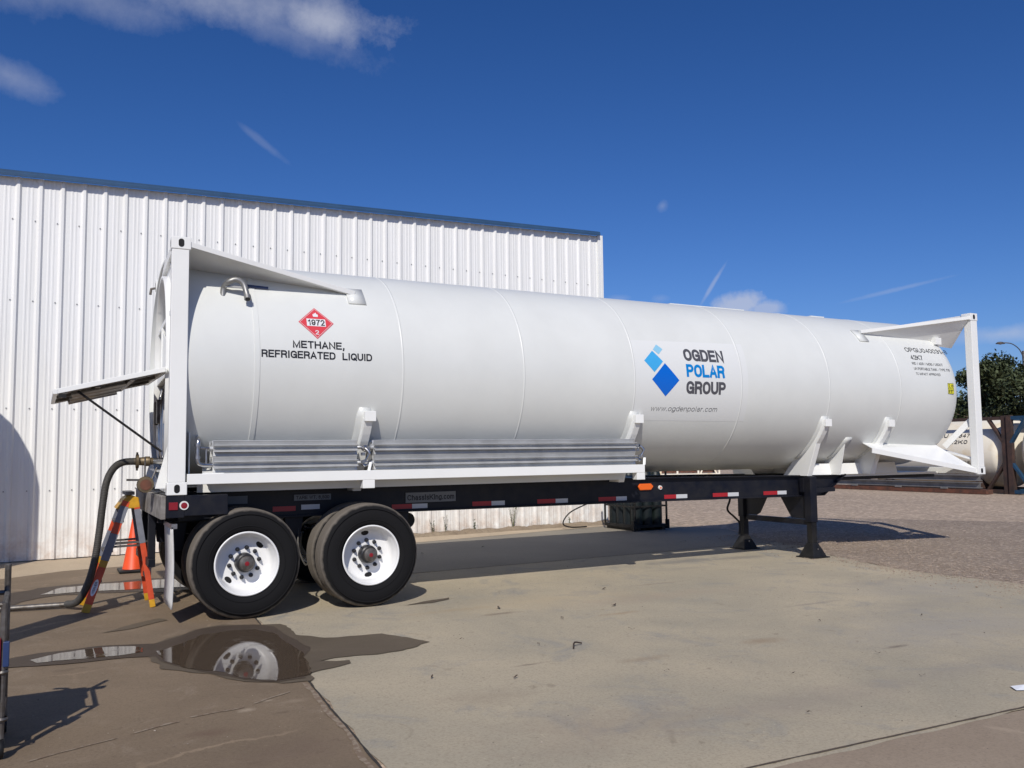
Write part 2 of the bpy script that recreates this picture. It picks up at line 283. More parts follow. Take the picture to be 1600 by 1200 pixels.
# ------------------------------------------------------------------ mesh helpers
SHEAR = [0]
class MB:
    def __init__(s): s.v = []; s.f = []
    def add(s, vs, fs):
        o = len(s.v); s.v += [tuple(p) for p in vs]; s.f += [tuple(i+o for i in f) for f in fs]; return s
    def box(s, x0, x1, y0, y1, z0, z1):
        vs = [(x, y, z) for z in (z0, z1) for y in (y0, y1) for x in (x0, x1)]
        return s.add(vs, [(0, 2, 3, 1), (4, 5, 7, 6), (0, 1, 5, 4), (2, 6, 7, 3), (0, 4, 6, 2), (1, 3, 7, 5)])
    def prism(s, poly, axis, a, b):
        """poly: list of 2D points; extruded along axis 0/1/2 from a to b"""
        n = len(poly)
        def pt(p, h):
            q = list(p); q.insert(axis, h); return q
        vs = [pt(p, a) for p in poly]+[pt(p, b) for p in poly]
        fs = [tuple(range(n)), tuple(range(2*n-1, n-1, -1))]+[(i, i+n, (i+1) % n+n, (i+1) % n) for i in range(n)]
        return s.add(vs, fs)
    def bar(s, p, q, w, h, up=(0, 0, 1)):
        p = Vector(p); q = Vector(q); d = (q-p).normalized(); up = Vector(up)
        a = d.cross(up)
        if a.length < 1e-4: a = d.cross(Vector((0, 1, 0)))
        a.normalize(); b = a.cross(d); vs = []
        for c in (p, q):
            for i, j in ((-1, -1), (1, -1), (1, 1), (-1, 1)): vs.append(c+a*i*w/2+b*j*h/2)
        return s.add(vs, [(0, 1, 2, 3), (7, 6, 5, 4)]+[(i, i+4, (i+1) % 4+4, (i+1) % 4) for i in range(4)])
    def slab(s, pts, th):
        """flat polygon given thickness along its normal"""
        pts = [Vector(p) for p in pts]; n = (pts[1]-pts[0]).cross(pts[2]-pts[0]).normalized()*th; k = len(pts)
        vs = pts+[p-n for p in pts]
        return s.add(vs, [tuple(range(k)), tuple(range(2*k-1, k-1, -1))]+[(i, i+k, (i+1) % k+k, (i+1) % k) for i in range(k)])
    def tube(s, path, r, seg=12, caps=True):
        path = [Vector(p) for p in path]; n = len(path)
        rs = r if isinstance(r, (list, tuple)) else [r]*n
        prev = None; o = len(s.v)
        for i, p in enumerate(path):
            d = (path[min(i+1, n-1)]-path[max(i-1, 0)]).normalized()
            if prev is None:
                a = d.cross(Vector((0, 0, 1)))
                if a.length < .05: a = d.cross(Vector((0, 1, 0)))
            else: a = prev-d*prev.dot(d)
            a.normalize(); prev = a; b = d.cross(a)
            for k in range(seg):
                t = 2*math.pi*k/seg; s.v.append(tuple(p+(a*math.cos(t)+b*math.sin(t))*rs[i]))
        for i in range(n-1):
            for k in range(seg):
                k2 = (k+1) % seg; s.f.append((o+i*seg+k, o+(i+1)*seg+k, o+(i+1)*seg+k2, o+i*seg+k2))
        if caps:
            s.f.append(tuple(o+k for k in range(seg))); s.f.append(tuple(o+(n-1)*seg+k for k in reversed(range(seg))))
        return s
    def lathe(s, prof, c, axis, seg=32, sweep=None):
        """prof: (radius, height along axis); axis 0/1/2"""
        o = len(s.v); c = Vector(c); n = len(prof)
        for r, h in prof:
            for k in range(seg):
                t = 2*math.pi*k/seg; p = [r*math.cos(t), r*math.sin(t)]; p.insert(axis, h)
                s.v.append(tuple(c+Vector(p)))
        for i in range(n-1):
            for k in range(seg):
                k2 = (k+1) % seg; s.f.append((o+i*seg+k, o+(i+1)*seg+k, o+(i+1)*seg+k2, o+i*seg+k2))
        return s
    def build(s, name, mt, parent=None, smooth=False, bevel=0., loc=None, recalc=True, angle=35):
        if SHEAR[0]: s.v = [(v[0]+SHEAR[0]*max(0, v[1]), v[1], v[2]) for v in s.v]
        me = bpy.data.meshes.new(name); me.from_pydata(s.v, [], s.f)
        if recalc:
            bm = bmesh.new(); bm.from_mesh(me); bmesh.ops.remove_doubles(bm, verts=bm.verts, dist=1e-5); bmesh.ops.recalc_face_normals(bm, faces=bm.faces); bm.to_mesh(me); bm.free()
        me.materials.append(M[mt] if isinstance(mt, str) else mt)
        o = bpy.data.objects.new(name, me); COL.objects.link(o)
        if smooth:
            me.polygons.foreach_set('use_smooth', [True]*len(me.polygons))
            try: me.set_sharp_from_angle(angle=R_(angle))
            except Exception: pass
        if bevel:
            bv = o.modifiers.new('bevel', 'BEVEL'); bv.width = bevel; bv.segments = 2; bv.limit_method = 'ANGLE'; bv.angle_limit = R_(40); bv.use_clamp_overlap = True
        if loc is not None: o.location = loc
        if parent is not None: o.parent = parent
        return o
def tag(o, label=None, cat=None, group=None, kind=None):
    for k, v in (('label', label), ('category', cat), ('group', group), ('kind', kind)):
        if v: o[k] = v
    return o
def empty(name, loc=(0, 0, 0)):
    o = bpy.data.objects.new(name, None); COL.objects.link(o); o.location = loc; o.empty_display_size = .2; return o
def place(root, *kids):
    pass
def dup(o, loc, label=None):
    r = o.copy(); COL.objects.link(r); r.location = loc
    if label: r['label'] = label
    for ch in [c for c in COL.objects if c.parent == o]:
        c2 = ch.copy(); COL.objects.link(c2); c2.parent = r
        for g in [g for g in COL.objects if g.parent == ch]:
            g2 = g.copy(); COL.objects.link(g2); g2.parent = c2
    return r
def smooth_path(pts, n=8):
    P = [Vector(p) for p in pts]; out = []
    for i in range(len(P)-1):
        a = P[max(i-1, 0)]; b = P[i]; c = P[i+1]; d = P[min(i+2, len(P)-1)]
        for k in range(n):
            t = k/n; out.append(.5*((2*b)+(c-a)*t+(2*a-5*b+4*c-d)*t*t+(3*b-a-3*c+d)*t**3))
    out.append(P[-1]); return out

# ------------------------------------------------------------------ ground
def sheet(name, poly, z, mt, jitter=0., step=.12, label=None, seed=0):
    if jitter:
        out = []
        for i, p in enumerate(poly):
            q = poly[(i+1) % len(poly)]; L = math.dist(p, q); k = max(1, int(L/step))
            nx, ny = -(q[1]-p[1])/max(L, 1e-6), (q[0]-p[0])/max(L, 1e-6)
            for j in range(k):
                t = j/k; x = p[0]+(q[0]-p[0])*t; y = p[1]+(q[1]-p[1])*t
                d = mnoise.fractal(Vector((x*3.1+seed, y*3.1, seed)), .9, 2.1, 5)*jitter
                out.append((x+nx*d, y+ny*d))
        poly = out
    me = bpy.data.meshes.new(name); bm = bmesh.new()
    vs = [bm.verts.new((x, y, z)) for x, y in poly]; f = bm.faces.new(vs)
    bmesh.ops.recalc_face_normals(bm, faces=bm.faces)
    if f.normal.z < 0: f.normal_flip()
    bmesh.ops.triangulate(bm, faces=bm.faces); bm.to_mesh(me); bm.free()
    me.materials.append(M[mt]); o = bpy.data.objects.new(name, me); COL.objects.link(o); o['kind'] = 'structure'
    return o
sheet('ground', [(-900, -900), (900, -900), (900, 900), (-900, 900)], -.012, 'dirt')
XJ = lambda y: .83+(y-.17)*.07            # the long joint between brown and pale concrete
sheet('concrete_slab', [(XJ(-5.27), -5.27), (7.2, -5.48), (8.84, -2.57), (8.73, -1.43), (8.75, -.95), (9.15, .44), (9.81, 1.66), (9.9, 2.25), (.98, 2.02)], -.004, 'slab', .022)
sheet('rear_concrete_slab', [(.985, 2.035), (9.92, 2.265), (10.3, 3.4), (10.9, 4.6), (10.2, 6.2), (9.4, 6.5), (4.76, 5.68), (1.18, 5.35)], -.004, 'slabgrey', .0)
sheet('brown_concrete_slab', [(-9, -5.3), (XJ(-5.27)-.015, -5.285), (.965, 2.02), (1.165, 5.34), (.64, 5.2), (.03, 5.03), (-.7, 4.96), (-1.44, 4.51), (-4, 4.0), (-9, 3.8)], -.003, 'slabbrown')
sheet('front_concrete_slab', [(-9, -12), (14, -13), (14, -5.95), (7.25, -5.50), (2.0, -5.30), (-9, -5.32)], -.0045, 'slabfront', 0)
sheet('apron', [(-9, 3.815), (-4, 4.015), (-1.44, 4.525), (-.7, 4.975), (.03, 5.045), (.64, 5.215), (1.17, 5.355), (4.76, 5.695), (9.38, 6.515), (9.9, 7.3), (-9, 6.5)], -.003, 'apron')
# joints, cut strips of filler with ragged edges
def strip(name, path, w, mt, z, jit=.006, seed=3):
    a = []; b = []
    pts = []
    for (x0, y0), (x1, y1) in zip(path[:-1], path[1:]):
        k = max(2, int(math.dist((x0, y0), (x1, y1))/.07))
        pts += [(x0+(x1-x0)*i/k, y0+(y1-y0)*i/k) for i in range(k)]
    pts.append(path[-1])
    for i, (x, y) in enumerate(pts):
        q = pts[min(i+1, len(pts)-1)]; p = pts[max(i-1, 0)]; L = math.dist(p, q); nx, ny = -(q[1]-p[1])/L, (q[0]-p[0])/L
        d1 = w/2*(1+mnoise.noise(Vector((x*9, y*9, seed)))*1.1); d2 = w/2*(1+mnoise.noise(Vector((x*9, y*9, seed+7)))*1.1)
        e = mnoise.noise(Vector((x*2, y*2, seed+3)))*jit
        a.append((x+nx*(d1+e), y+ny*(d1+e))); b.append((x-nx*(d2-e), y-ny*(d2-e)))
    return sheet(name, a+b[::-1], z, mt)
strip('slab_joint', [(XJ(-5.3), -5.3), (.5, -4.37), (.64, -2.45), (XJ(.17), .17), (.97, 2.0)], .014, 'joint', .001)
strip('slab_joint', [(-9, -5.31), (1.96, -5.27), (4.23, -5.36), (7.2, -5.49), (9.5, -5.6)], .015, 'jointpale2', .001, seed=8, jit=.002)
strip('slab_joint', [(.98, 2.03), (9.9, 2.26)], .012, 'joint', .001, seed=9)
strip('grout_line', [(XJ(-5.2)-.05, -5.25), (.47, -4.2), (.56, -3.3), (.6, -2.55)], .035, 'jointpale', .0005, seed=11, jit=.03)
for k_, (p_, q_) in enumerate((((-1.05, -3.35), (-.62, -3.17)), ((-.52, -3.14), (-.28, -3.02)), ((-.2, -2.99), (.12, -2.93)), ((.2, -2.9), (.45, -2.72)))):
    strip('grout_line', [p_, ((p_[0]+q_[0])/2, (p_[1]+q_[1])/2+.01), q_], .02, 'jointpale', .0007, seed=12+k_, jit=.03)
# wet patches and puddles
puddle = [(-.10, -.95), (.1, -.75), (.25, -.55), (.48, -.48), (.70, -.55), (.80, -.78), (.82, -1.09), (.84, -1.5), (.80, -1.9), (.74, -2.2), (.68, -2.36), (.45, -2.41), (.25, -2.22), (.12, -1.96), (-.05, -1.66), (-.16, -1.36), (-.19, -1.0)]
sheet('wet_ground', [(-.25, -.75), (.1, -.44), (.25, -.24), (.48, -.16), (.74, -.28), (.95, -.4), (1.0, -.68), (.96, -.95), (1.2, -1.22), (1.40, -1.25), (1.61, -1.30), (1.74, -1.5), (1.86, -1.84), (1.69, -1.95), (1.37, -2.00), (1.0, -1.98), (.82, -2.0), (1.08, -2.09), (1.05, -2.18), (.95, -2.24), (.78, -2.25), (.70, -2.32), (.66, -2.52), (.47, -2.49), (.25, -2.31), (.09, -2.0), (-.09, -1.71), (-.2, -1.63), (-.24, -1.33)], .002, 'wetpale', .05, .05, seed=2)
sheet('wet_ground', [(x-.0, y) for x, y in [(-.22, -.78), (.08, -.5), (.25, -.27), (.48, -.2), (.76, -.33), (.87, -.5), (.90, -1.09), (.93, -1.5), (.78, -1.9), (.66, -2.3), (.64, -2.45), (.47, -2.45), (.25, -2.27), (.1, -1.98), (-.08, -1.68), (-.18, -1.4)]], .0045, 'wet', .03, .05, seed=4)
sheet('puddle_water', puddle, .007, 'water', .045, .05, seed=5)
sheet('wet_ground', [(-2.2, -1.25), (-1.27, -.72), (-1.0, -.57), (-.58, -.54), (-.44, -.57), (-.1, -.70), (-.12, -1.20), (-.4, -1.1), (-.84, -1.08), (-1.25, -1.0), (-2.2, -1.5)], .0032, 'wet', .025, .06, seed=6)
sheet('puddle_water', [(-1.04, -.84), (-.85, -.66), (-.58, -.62), (-.44, -.64), (-.32, -.72), (-.25, -.84), (-.27, -.98), (-.4, -1.0), (-.84, -.98), (-1.0, -.95)], .006, 'water', .04, .05, seed=7)
sheet('wet_ground', [(-2.4, 2.0), (-1.39, 2.95), (-1.01, 3.36), (-.59, 3.45), (.1, 3.5), (.9, 3.35), (.85, 2.2), (.28, 2.2), (-.1, 2.45), (-.75, 2.6), (-1.01, 2.51), (-1.36, 2.03), (-2.4, 1.4)], .002, 'wet', .06, .08, seed=8)
sheet('puddle_water', [(-1.0, 2.75), (-.75, 3.2), (-.3, 3.3), (.3, 3.3), (.7, 3.1), (.6, 2.45), (0, 2.6), (-.5, 2.72)], .006, 'water', .05, .08, seed=9)
sheet('wet_ground', [(-.55, .02), (-.38, .16), (-.22, .36), (.0, .5), (.06, .38), (-.1, .22), (-.3, .08)], .002, 'wetpale', .03, .04, seed=10)
sheet('wet_ground', [(2.3, -.1), (2.55, .02), (2.9, .1), (2.85, .0), (2.6, -.1)], .002, 'wetpale', .02, .04, seed=12)
# old stains on the pale slab
rs = random.Random(5)
for i, (cx, cy, a, b_) in enumerate([(4.9, 1.05, 1.5, .12), (6.1, 1.1, 1.3, .16), (7.0, 1.3, .9, .1), (2.9, -.95, .22, .07), (5.9, .3, .8, .09), (3.1, -1.7, .3, .05), (3.0, -3.5, .13, .04), (4.9, -2.2, .12, .03)]):
    poly = [(cx+a*math.cos(t*math.pi/9)*(1+.2*rs.random()), cy+b_*math.sin(t*math.pi/9)*(1+.3*rs.random())+.08*a*math.cos(t*math.pi/9)) for t in range(18)]
    pass

# gravel beyond the slab: pale pressed layer plus loose stones
sheet('gravel_bed', [(7.35, -5.42), (8.84, -2.59), (8.76, -1.43), (8.78, -.95), (9.18, .44), (9.84, 1.66), (9.95, 2.25), (10.33, 3.4), (10.93, 4.6), (12.6, 6.2), (15, 5), (17, 2), (17, -3), (14.5, -5.4), (14.0, -5.94)], -.007, 'gravel', .0)
def stones():
    rnd = random.Random(11); mb = MB()
    ico = [(0, 0, 1), (.9, 0, .3), (.28, .85, .3), (-.72, .53, .3), (-.72, -.53, .3), (.28, -.85, .3), (0, 0, -.6)]
    fs = [(0, i, i % 5+1) for i in range(1, 6)]+[(6, i % 5+1, i) for i in range(1, 6)]
    edge = [(8.84, -2.57), (8.73, -1.43), (8.75, -.95), (9.15, .44), (9.81, 1.66), (9.9, 2.25), (10.3, 3.4)]
    def ex(y):
        for (x0, y0), (x1, y1) in zip(edge[:-1], edge[1:]):
            if y0 <= y <= y1: return x0+(x1-x0)*(y-y0)/(y1-y0)
        return 8.84+(y+2.57)*.55 if y < -2.57 else 10.3
    n = 0
    while n < 13000:
        y = rnd.uniform(-5.2, 3.6); x = ex(y)+rnd.expovariate(1/1.6)-.1-rnd.expovariate(1/.25)
        if x > 16: continue
        if rnd.random() > .35+.65*max(0, mnoise.noise(Vector((x*.8, y*.8, 2)))+.4): continue
        n += 1; r = rnd.uniform(.004, .0125)*(1 if rnd.random() < .95 else 1.5); a = rnd.uniform(0, 6.28); c, s = math.cos(a), math.sin(a)
        sx, sy, sz = r*rnd.uniform(.8, 1.4), r*rnd.uniform(.6, 1.1), r*rnd.uniform(.5, .9)
        mb.add([(x+(p[0]*sx*c-p[1]*sy*s), y+(p[0]*sx*s+p[1]*sy*c), -.004+p[2]*sz+sz*.3) for p in ico], fs)
    o = mb.build('loose_stones', 'stone1', recalc=False); tag(o, kind='stuff', label='loose pale gravel stones strewn beyond the slab edge', cat='gravel')
stones()

def grit():
    rnd = random.Random(21); mb = MB()
    ico = [(0, 0, 1), (.9, 0, .3), (.28, .85, .3), (-.72, .53, .3), (-.72, -.53, .3), (.28, -.85, .3)]
    fs = [(0, i, i % 5+1) for i in range(1, 6)]
    for _ in range(2600):
        x = rnd.uniform(-1.6, 8.6); y = rnd.uniform(-5.9, 2.0)
        if mnoise.noise(Vector((x*.9, y*.9, 5))) < rnd.uniform(-.35, .35): continue
        r = rnd.uniform(.002, .0055)*(1 if rnd.random() < .96 else 1.8); a = rnd.uniform(0, 6.28); c, sn = math.cos(a), math.sin(a); k = rnd.uniform(.6, 1.5)
        mb.add([(x+(p[0]*r*k*c-p[1]*r*sn), y+(p[0]*r*k*sn+p[1]*r*c), -.003+p[2]*r*.8) for p in ico], fs)
    tag(mb.build('loose_grit', 'grit', recalc=False), kind='stuff', label='fine dark and pale grit scattered over the concrete', cat='grit')
grit()

# ------------------------------------------------------------------ warehouse
WX0, WY0 = -0.75, 6.52; WD = Vector((math.cos(R_(3.531)), math.sin(R_(3.531)), 0)); WN = Vector((WD.y, -WD.x, 0))   # WN points to the camera side
S_END = (9.83-WX0)/WD.x
def wpt(s, out, z): return (WX0+WD.x*s+WN.x*out, WY0+WD.y*s+WN.y*out, z)
def wtop(s): return 5.865+.0415*(s+.4)
def warehouse():
    root = empty('warehouse', (WX0, WY0, 0)); root.location = (0, 0, 0)
    tag(root, 'white ribbed steel warehouse with blue eave trim behind the tank trailer', 'building')
    prof = []; s = -38*.3048-.38
    while s < S_END-.12:
        # one 12 inch module: major rib then two low ribs
        prof += [(s-.048, 0), (s-.018, .034), (s+.018, .034), (s+.048, 0), (s+.112, 0), (s+.120, .004), (s+.140, .004), (s+.148, 0), (s+.172, 0), (s+.180, .004), (s+.200, .004), (s+.208, 0)]
        s += .3048
    prof = [p for p in prof if p[0] < S_END-.1]+[(S_END-.1, 0)]
    mb = MB(); vs = []
    for a, b in prof: vs.append(wpt(a, b, .012)); vs.append(wpt(a, b, wtop(a)))
    mb.add(vs, [(2*i, 2*i+2, 2*i+3, 2*i+1) for i in range(len(prof)-1)])
    mb.build('wall_panel', 'panel', root, recalc=False)
    # screws in rows
    mb = MB(); s = -38*.3048-.38
    while s < S_END-.1:
        for z in (1.05, 2.30, 3.95, 5.2):
            for ds in (.068,):
                p = wpt(s-ds, .004, z+.0*s)
                mb.box(p[0]-.008, p[0]+.008, p[1]-.008, p[1]+.004, z-.008, z+.008)
        s += .3048
    mb.build('screw_row', 'galv', root)['kind'] = 'stuff'
    # end wall, roof
    far = 22
    e0 = wpt(S_END, -.03, 0); d = -WN*far
    mb = MB(); mb.slab([(e0[0], e0[1], 0), (e0[0]+d.x, e0[1]+d.y, 0), (e0[0]+d.x, e0[1]+d.y, 6.0), (e0[0], e0[1], wtop(S_END))], .05)
    mb.build('end_wall', 'panel', root)
    a = wpt(-12, .0, wtop(-12)+.02); b = wpt(S_END-.03, .0, wtop(S_END)+.02)
    mb = MB(); mb.slab([(a[0], a[1]+.05, a[2]), (b[0], b[1]+.05, b[2]), (b[0]+d.x, b[1]+d.y, b[2]), (a[0]+d.x, a[1]+d.y, a[2])], .05)
    mb.build('roof', 'trim', root)
    # eave trim: sloping fascia with a drip lip
    mb = MB(); s0, s1 = -12, S_END-.1
    for (o0, o1, z0, z1) in ((.036, .115, .015, .10), (.105, .125, -.012, .06)):
        vs = []
        for s in (s0, s1):
            for (o, z) in ((o0, z0), (o1, z0), (o1, z1-.03), (o0, z1)):
                vs.append(wpt(s, o, wtop(s)+z))
        mb.add(vs, [(0, 1, 2, 3), (7, 6, 5, 4)]+[(i, i+4, (i+1) % 4+4, (i+1) % 4) for i in range(4)])
    mb.build('eave_trim', 'trim', root)
    mb = MB()
    for (a0, a1, o0, o1) in ((S_END-.11, S_END+.02, -.02, .045), (S_END-.04, S_END+.02, .045, .05)):
        vs = []
        for z in (.01, wtop(S_END)+.01):
            for (s, o) in ((a0, o0), (a1, o0), (a1, o1), (a0, o1)): vs.append(wpt(s, o, z))
        mb.add(vs, [(0, 1, 2, 3), (7, 6, 5, 4)]+[(i, i+4, (i+1) % 4+4, (i+1) % 4) for i in range(4)])
    mb.build('corner_trim', 'white', root, bevel=.004)
warehouse()
# dirt curb along the foot of the wall
def dirt_curb():
    mb = MB(); n = 220; rows = []
    for i in range(n+1):
        s = 3.2+(S_END-3.2)*i/n; z = .05+.035*mnoise.noise(Vector((s*3, 0, 0)))+.02*mnoise.noise(Vector((s*11, 0, 4)))
        w = .34+.05*mnoise.noise(Vector((s*2.2, 5, 0)))
        f = min(1, (s-3.2)/1.5); z *= f
        rows.append([wpt(s, .055, z), wpt(s, .055+w*.6, z*.8), wpt(s, .055+w, -.01)])
    for i in range(n):
        a = rows[i]; b = rows[i+1]
        mb.add([*a, *b], [(0, 3, 4, 1), (1, 4, 5, 2)])
    o = mb.build('dirt_bank', 'rubble', smooth=True, recalc=False); tag(o, kind='structure')
dirt_curb()
def weed(x, out, h, n, seed, lab):
    rnd = random.Random(seed); mb = MB(); p0 = Vector(wpt(x, out, .03)); mb2 = MB()
    for i in range(n):
        a = rnd.uniform(0, 6.28); l = h*rnd.uniform(.5, 1); tilt = rnd.uniform(.02, .3)
        q = p0+Vector((math.cos(a)*tilt*l, math.sin(a)*tilt*l*.4, l)); mb.tube([p0, (p0+q)/2+Vector((0, 0, .02)), q], [.004, .003, .002], 4)
        for k in range(7):
            t = rnd.uniform(.15, 1); c = p0.lerp(q, t); d = Vector((rnd.uniform(-1, 1), rnd.uniform(-1, 1), rnd.uniform(-.2, .8))).normalized()*rnd.uniform(.02, .05)
            e = d.cross(Vector((rnd.random(), rnd.random(), 1))).normalized()*.008
            mb2.add([c, c+d*.5+e, c+d, c+d*.5-e], [(0, 1, 2, 3)])
    r = empty('weed', (0, 0, 0)); tag(r, lab, 'weed', 'weeds at the foot of the warehouse wall')
    mb.build('stem', 'weed', r); mb2.build('leaves', 'weed', r, recalc=False)
for s, h, n, lab in ((8.15, .75, 6, 'tallest green weed climbing the warehouse wall below the trailer rail'), (6.35, .3, 5, 'low weed by the wall just right of the front wheel'), (6.62, .34, 4, 'thin weed by the wall next to the low weed'), (7.25, .22, 5, 'small dry weed by the wall between the thin weed and the tallest one'), (9.55, .15, 4, 'tiny weed by the wall near the dark cylinder pack')):
    weed(s, .1, h, n, int(s*10), lab)

# ------------------------------------------------------------------ tank container
L, W_, ZB, H_ = 12.192, 2.438, 1.195, 2.438
ZT = ZB+H_; ZBF, ZTF = 1.119, 3.698; TY, TZ, TR = 1.219, 2.45, 1.19
tank = empty('tank_container', (0, 0, ZB)); tank.location = (0, 0, 0)
tag(tank, 'long white cryogenic tank container with open end frames riding on the dark chassis', 'tank container')
def cylp(x, s, off=0.):
    a = s/TR; return (x, TY-(TR+off)*math.cos(a), TZ+(TR+off)*math.sin(a))
# shell with domed heads
def head_prof(a, n=14, p=2.3):
    out = []
    for i in range(n+1):
        t = math.pi/2*i/n; out.append((TR*max(math.cos(t), 0)**(2/p), a*math.sin(t)**(2/p)))
    return out
# the rear end is an open skirt with the dished head set back inside it
prof = [(0, .30), (.5, .34), (.9, .42), (1.08, .50), (1.165, .60), (1.165, .075), (TR, .075)]
NB = 60
prof += [(TR, .075+(11.42-.075)*i/NB) for i in range(1, NB)]
prof += [(r, 11.42+h) for r, h in head_prof(.72)]
mb = MB(); mb.lathe(prof, (0, TY, TZ), 0, 128); sh = mb.build('tank_shell', 'shell', tank, smooth=True, angle=60)
def ring(x, w, h):
    mb = MB(); pr = [(TR-.004, x-w/2), (TR+h*.7, x-w*.35), (TR+h, x), (TR+h*.7, x+w*.35), (TR-.004, x+w/2)]
    mb.lathe(pr, (0, TY, TZ), 0, 128); return mb.build('weld_seam', 'shell', sh, smooth=True, angle=80)
for x in (2.34, 3.82, 5.38, 7.13, 8.79, 10.31): ring(x, .028, .0032)
mb = MB(); mb.lathe([(TR-.004, .785), (TR+.007, .79), (TR+.007, .838), (TR-.004, .843)], (0, TY, TZ), 0, 128); mb.build('head_band', 'shell', sh, smooth=True)
# end frames
mb = MB()
def casting(x0, y0, z0, sx, sy):
    mb = MB(); mb.box(x0, x0+.178*sx, y0, y0+.162*sy, z0, z0+.118)
    o = mb.build('corner_casting', 'white', tank, bevel=.006)
    ym = y0-.0015*sy; mb = MB(); cx = x0+.089*sx; cz = z0+.059; pts = []
    for k in range(24):
        t = 2*math.pi*k/24; c, s = math.cos(t), math.sin(t); pts.append((cx+.026*c, cz+(.014 if s > 0 else -.014)+.026*s))
    mb.prism(pts, 1, ym, y0+.01*sy); mb.build('aperture', 'black', o)
    if sx > 0 and x0 < 1:
        mb = MB(); mb.prism([(y0+.081*sy-.0+.02*math.cos(2*math.pi*k/16), cz+.035*math.sin(2*math.pi*k/16)) for k in range(16)], 0, x0-.0015, x0+.01); mb.build('aperture', 'black', o)
    return o
for x0, sx, zb_, zt_f in ((0, 1, ZB, ZT), (L+.005, -1, ZBF, ZTF)):
    SHEAR[0] = .05 if sx > 0 else 0          # the rear end frame stands slightly skew to the side
    for y0, sy in ((0, 1), (W_, -1)):
        for z0 in (zb_, zt_f-.118): casting(x0, y0, z0, sx, sy)
    x1 = x0+.008*sx; x2 = x0+.162*sx; x1, x2 = sorted((x1, x2))
    for y0, y1 in ((.006, .13), (W_-.13, W_-.006)):
        mb = MB(); mb.box(x1, x2, y0, y1, zb_+.118, zt_f-.118); mb.build('corner_post', 'white', tank, bevel=.006)
    for z0, z1 in ((zb_+.01, zb_+.11), (zt_f-.112, zt_f-.02)):
        mb = MB(); mb.box(x1+.01, x2-.02, .162, W_-.162, z0, z1); mb.build('end_rail', 'white', tank, bevel=.004)
SHEAR[0] = .05
# rear end plate with arched opening and door opening
def arch_plate():
    yc, n = TY, 20; pts = []
    outer = [(.13, ZB+.11), (.13, ZT-.112), (W_-.13, ZT-.112), (W_-.13, ZB+.11)]
    ri = .90; hole = [(yc+ri*math.cos(math.pi*k/n), 2.56+ri*math.sin(math.pi*k/n)) for k in range(n+1)]   # right to left
    hole = [(yc+ri, 1.42)]+hole+[(yc-ri, 1.42)]
    bm = bmesh.new(); X0, X1 = .05, .062
    ov = [bm.verts.new((X0+.05*y, y, z)) for y, z in outer]; hv = [bm.verts.new((X0+.05*y, y, z)) for y, z in hole]
    es = [bm.edges.new((ov[i], ov[(i+1) % len(ov)])) for i in range(len(ov))]+[bm.edges.new((hv[i], hv[(i+1) % len(hv)])) for i in range(len(hv))]
    bmesh.ops.triangle_fill(bm, use_beauty=True, edges=es)
    r = bmesh.ops.extrude_face_region(bm, geom=bm.faces[:]); bmesh.ops.translate(bm, vec=(X1-X0, 0, 0), verts=[g for g in r['geom'] if isinstance(g, bmesh.types.BMVert)])
    bmesh.ops.recalc_face_normals(bm, faces=bm.faces)
    me = bpy.data.meshes.new('end_plate'); bm.to_mesh(me); bm.free(); me.materials.append(M['white']); o = bpy.data.objects.new('end_plate', me); COL.objects.link(o); o.parent = tank
    # flange round the opening
    mb = MB(); k = len(hole)
    for (y0, z0), (y1, z1) in zip(hole[:-1], hole[1:]):
        mb.add([(-.01, y0, z0), (-.01, y1, z1), (.12, y1, z1), (.12, y0, z0)], [(0, 1, 2, 3)])
    f = mb.build('opening_flange', 'white', o, smooth=True); sd = f.modifiers.new('solid', 'SOLIDIFY'); sd.thickness = .03
arch_plate()
# shroud closing the space between the end frame and the head, as on the near side
mb = MB()
out = [(.16, ZB+.10), (.16, 1.78), (.60, 1.78), (.75, 1.35), (W_-.75, 1.35), (W_-.60, 1.78), (W_-.16, 1.78), (W_-.16, ZB+.10)]
mb.prism(out, 0, .20, .212); mb.build('bulkhead_plate', 'white', tank)
mb = MB(); mb.box(.02, .10, .165, W_-.165, 2.36, 2.44); mb.build('hinge_rail', 'white', tank, bevel=.004)
mb = MB(); mb.box(.02, .08, .3, W_-.3, 2.93, 2.98); mb.box(.01, .05, 1.30, 1.35, 2.45, 2.93); mb.build('divider_rail', 'white', tank, bevel=.004)
mb = MB(); mb.slab([(.03, 1.32, 2.46), (.03, 1.32, 2.9), (.10, .55, 2.46)], .01); mb.build('gusset_plate', 'white', tank)
# cabinet pipework; back panel painted black in place of the interior's shade
mb = MB(); mb.box(.075, .085, .30, W_-.3, 1.42, 2.36); mb.build('cabinet_shade_panel', 'black', tank)
mb = MB(); mb.box(-.03, .07, .3, W_-.3, 1.40, 1.418); mb.build('cabinet_floor', 'white', tank)
for y, z0, z1, r in ((.55, 1.45, 2.3, .02), (.7, 1.5, 2.2, .03), (1.1, 1.45, 2.3, .025), (1.4, 1.5, 2.1, .03), (1.75, 1.45, 2.3, .02)):
    mb = MB(); mb.tube(smooth_path([(.07, y, z0), (.03, y, z0+.15), (.03, y+.03, z1-.2), (.07, y+.1, z1)], 6), r, 12); mb.build('pipe', 'steel', tank, smooth=True)
for y, z in ((.62, 1.95), (1.2, 2.05), (1.6, 1.8)):
    mb = MB(); mb.lathe([(0, .0), (.07, .0), (.075, .02), (.06, .035), (0, .035)], (.0, y, z), 0, 20); mb.build('gauge', 'whiteplas', tank, smooth=True)
for y in (1.15, 1.62):
    mb = MB(); mb.box(-.03, .06, y, y+.16, 1.9, 2.15); mb.build('valve_block', 'dullsteel', tank, bevel=.01)
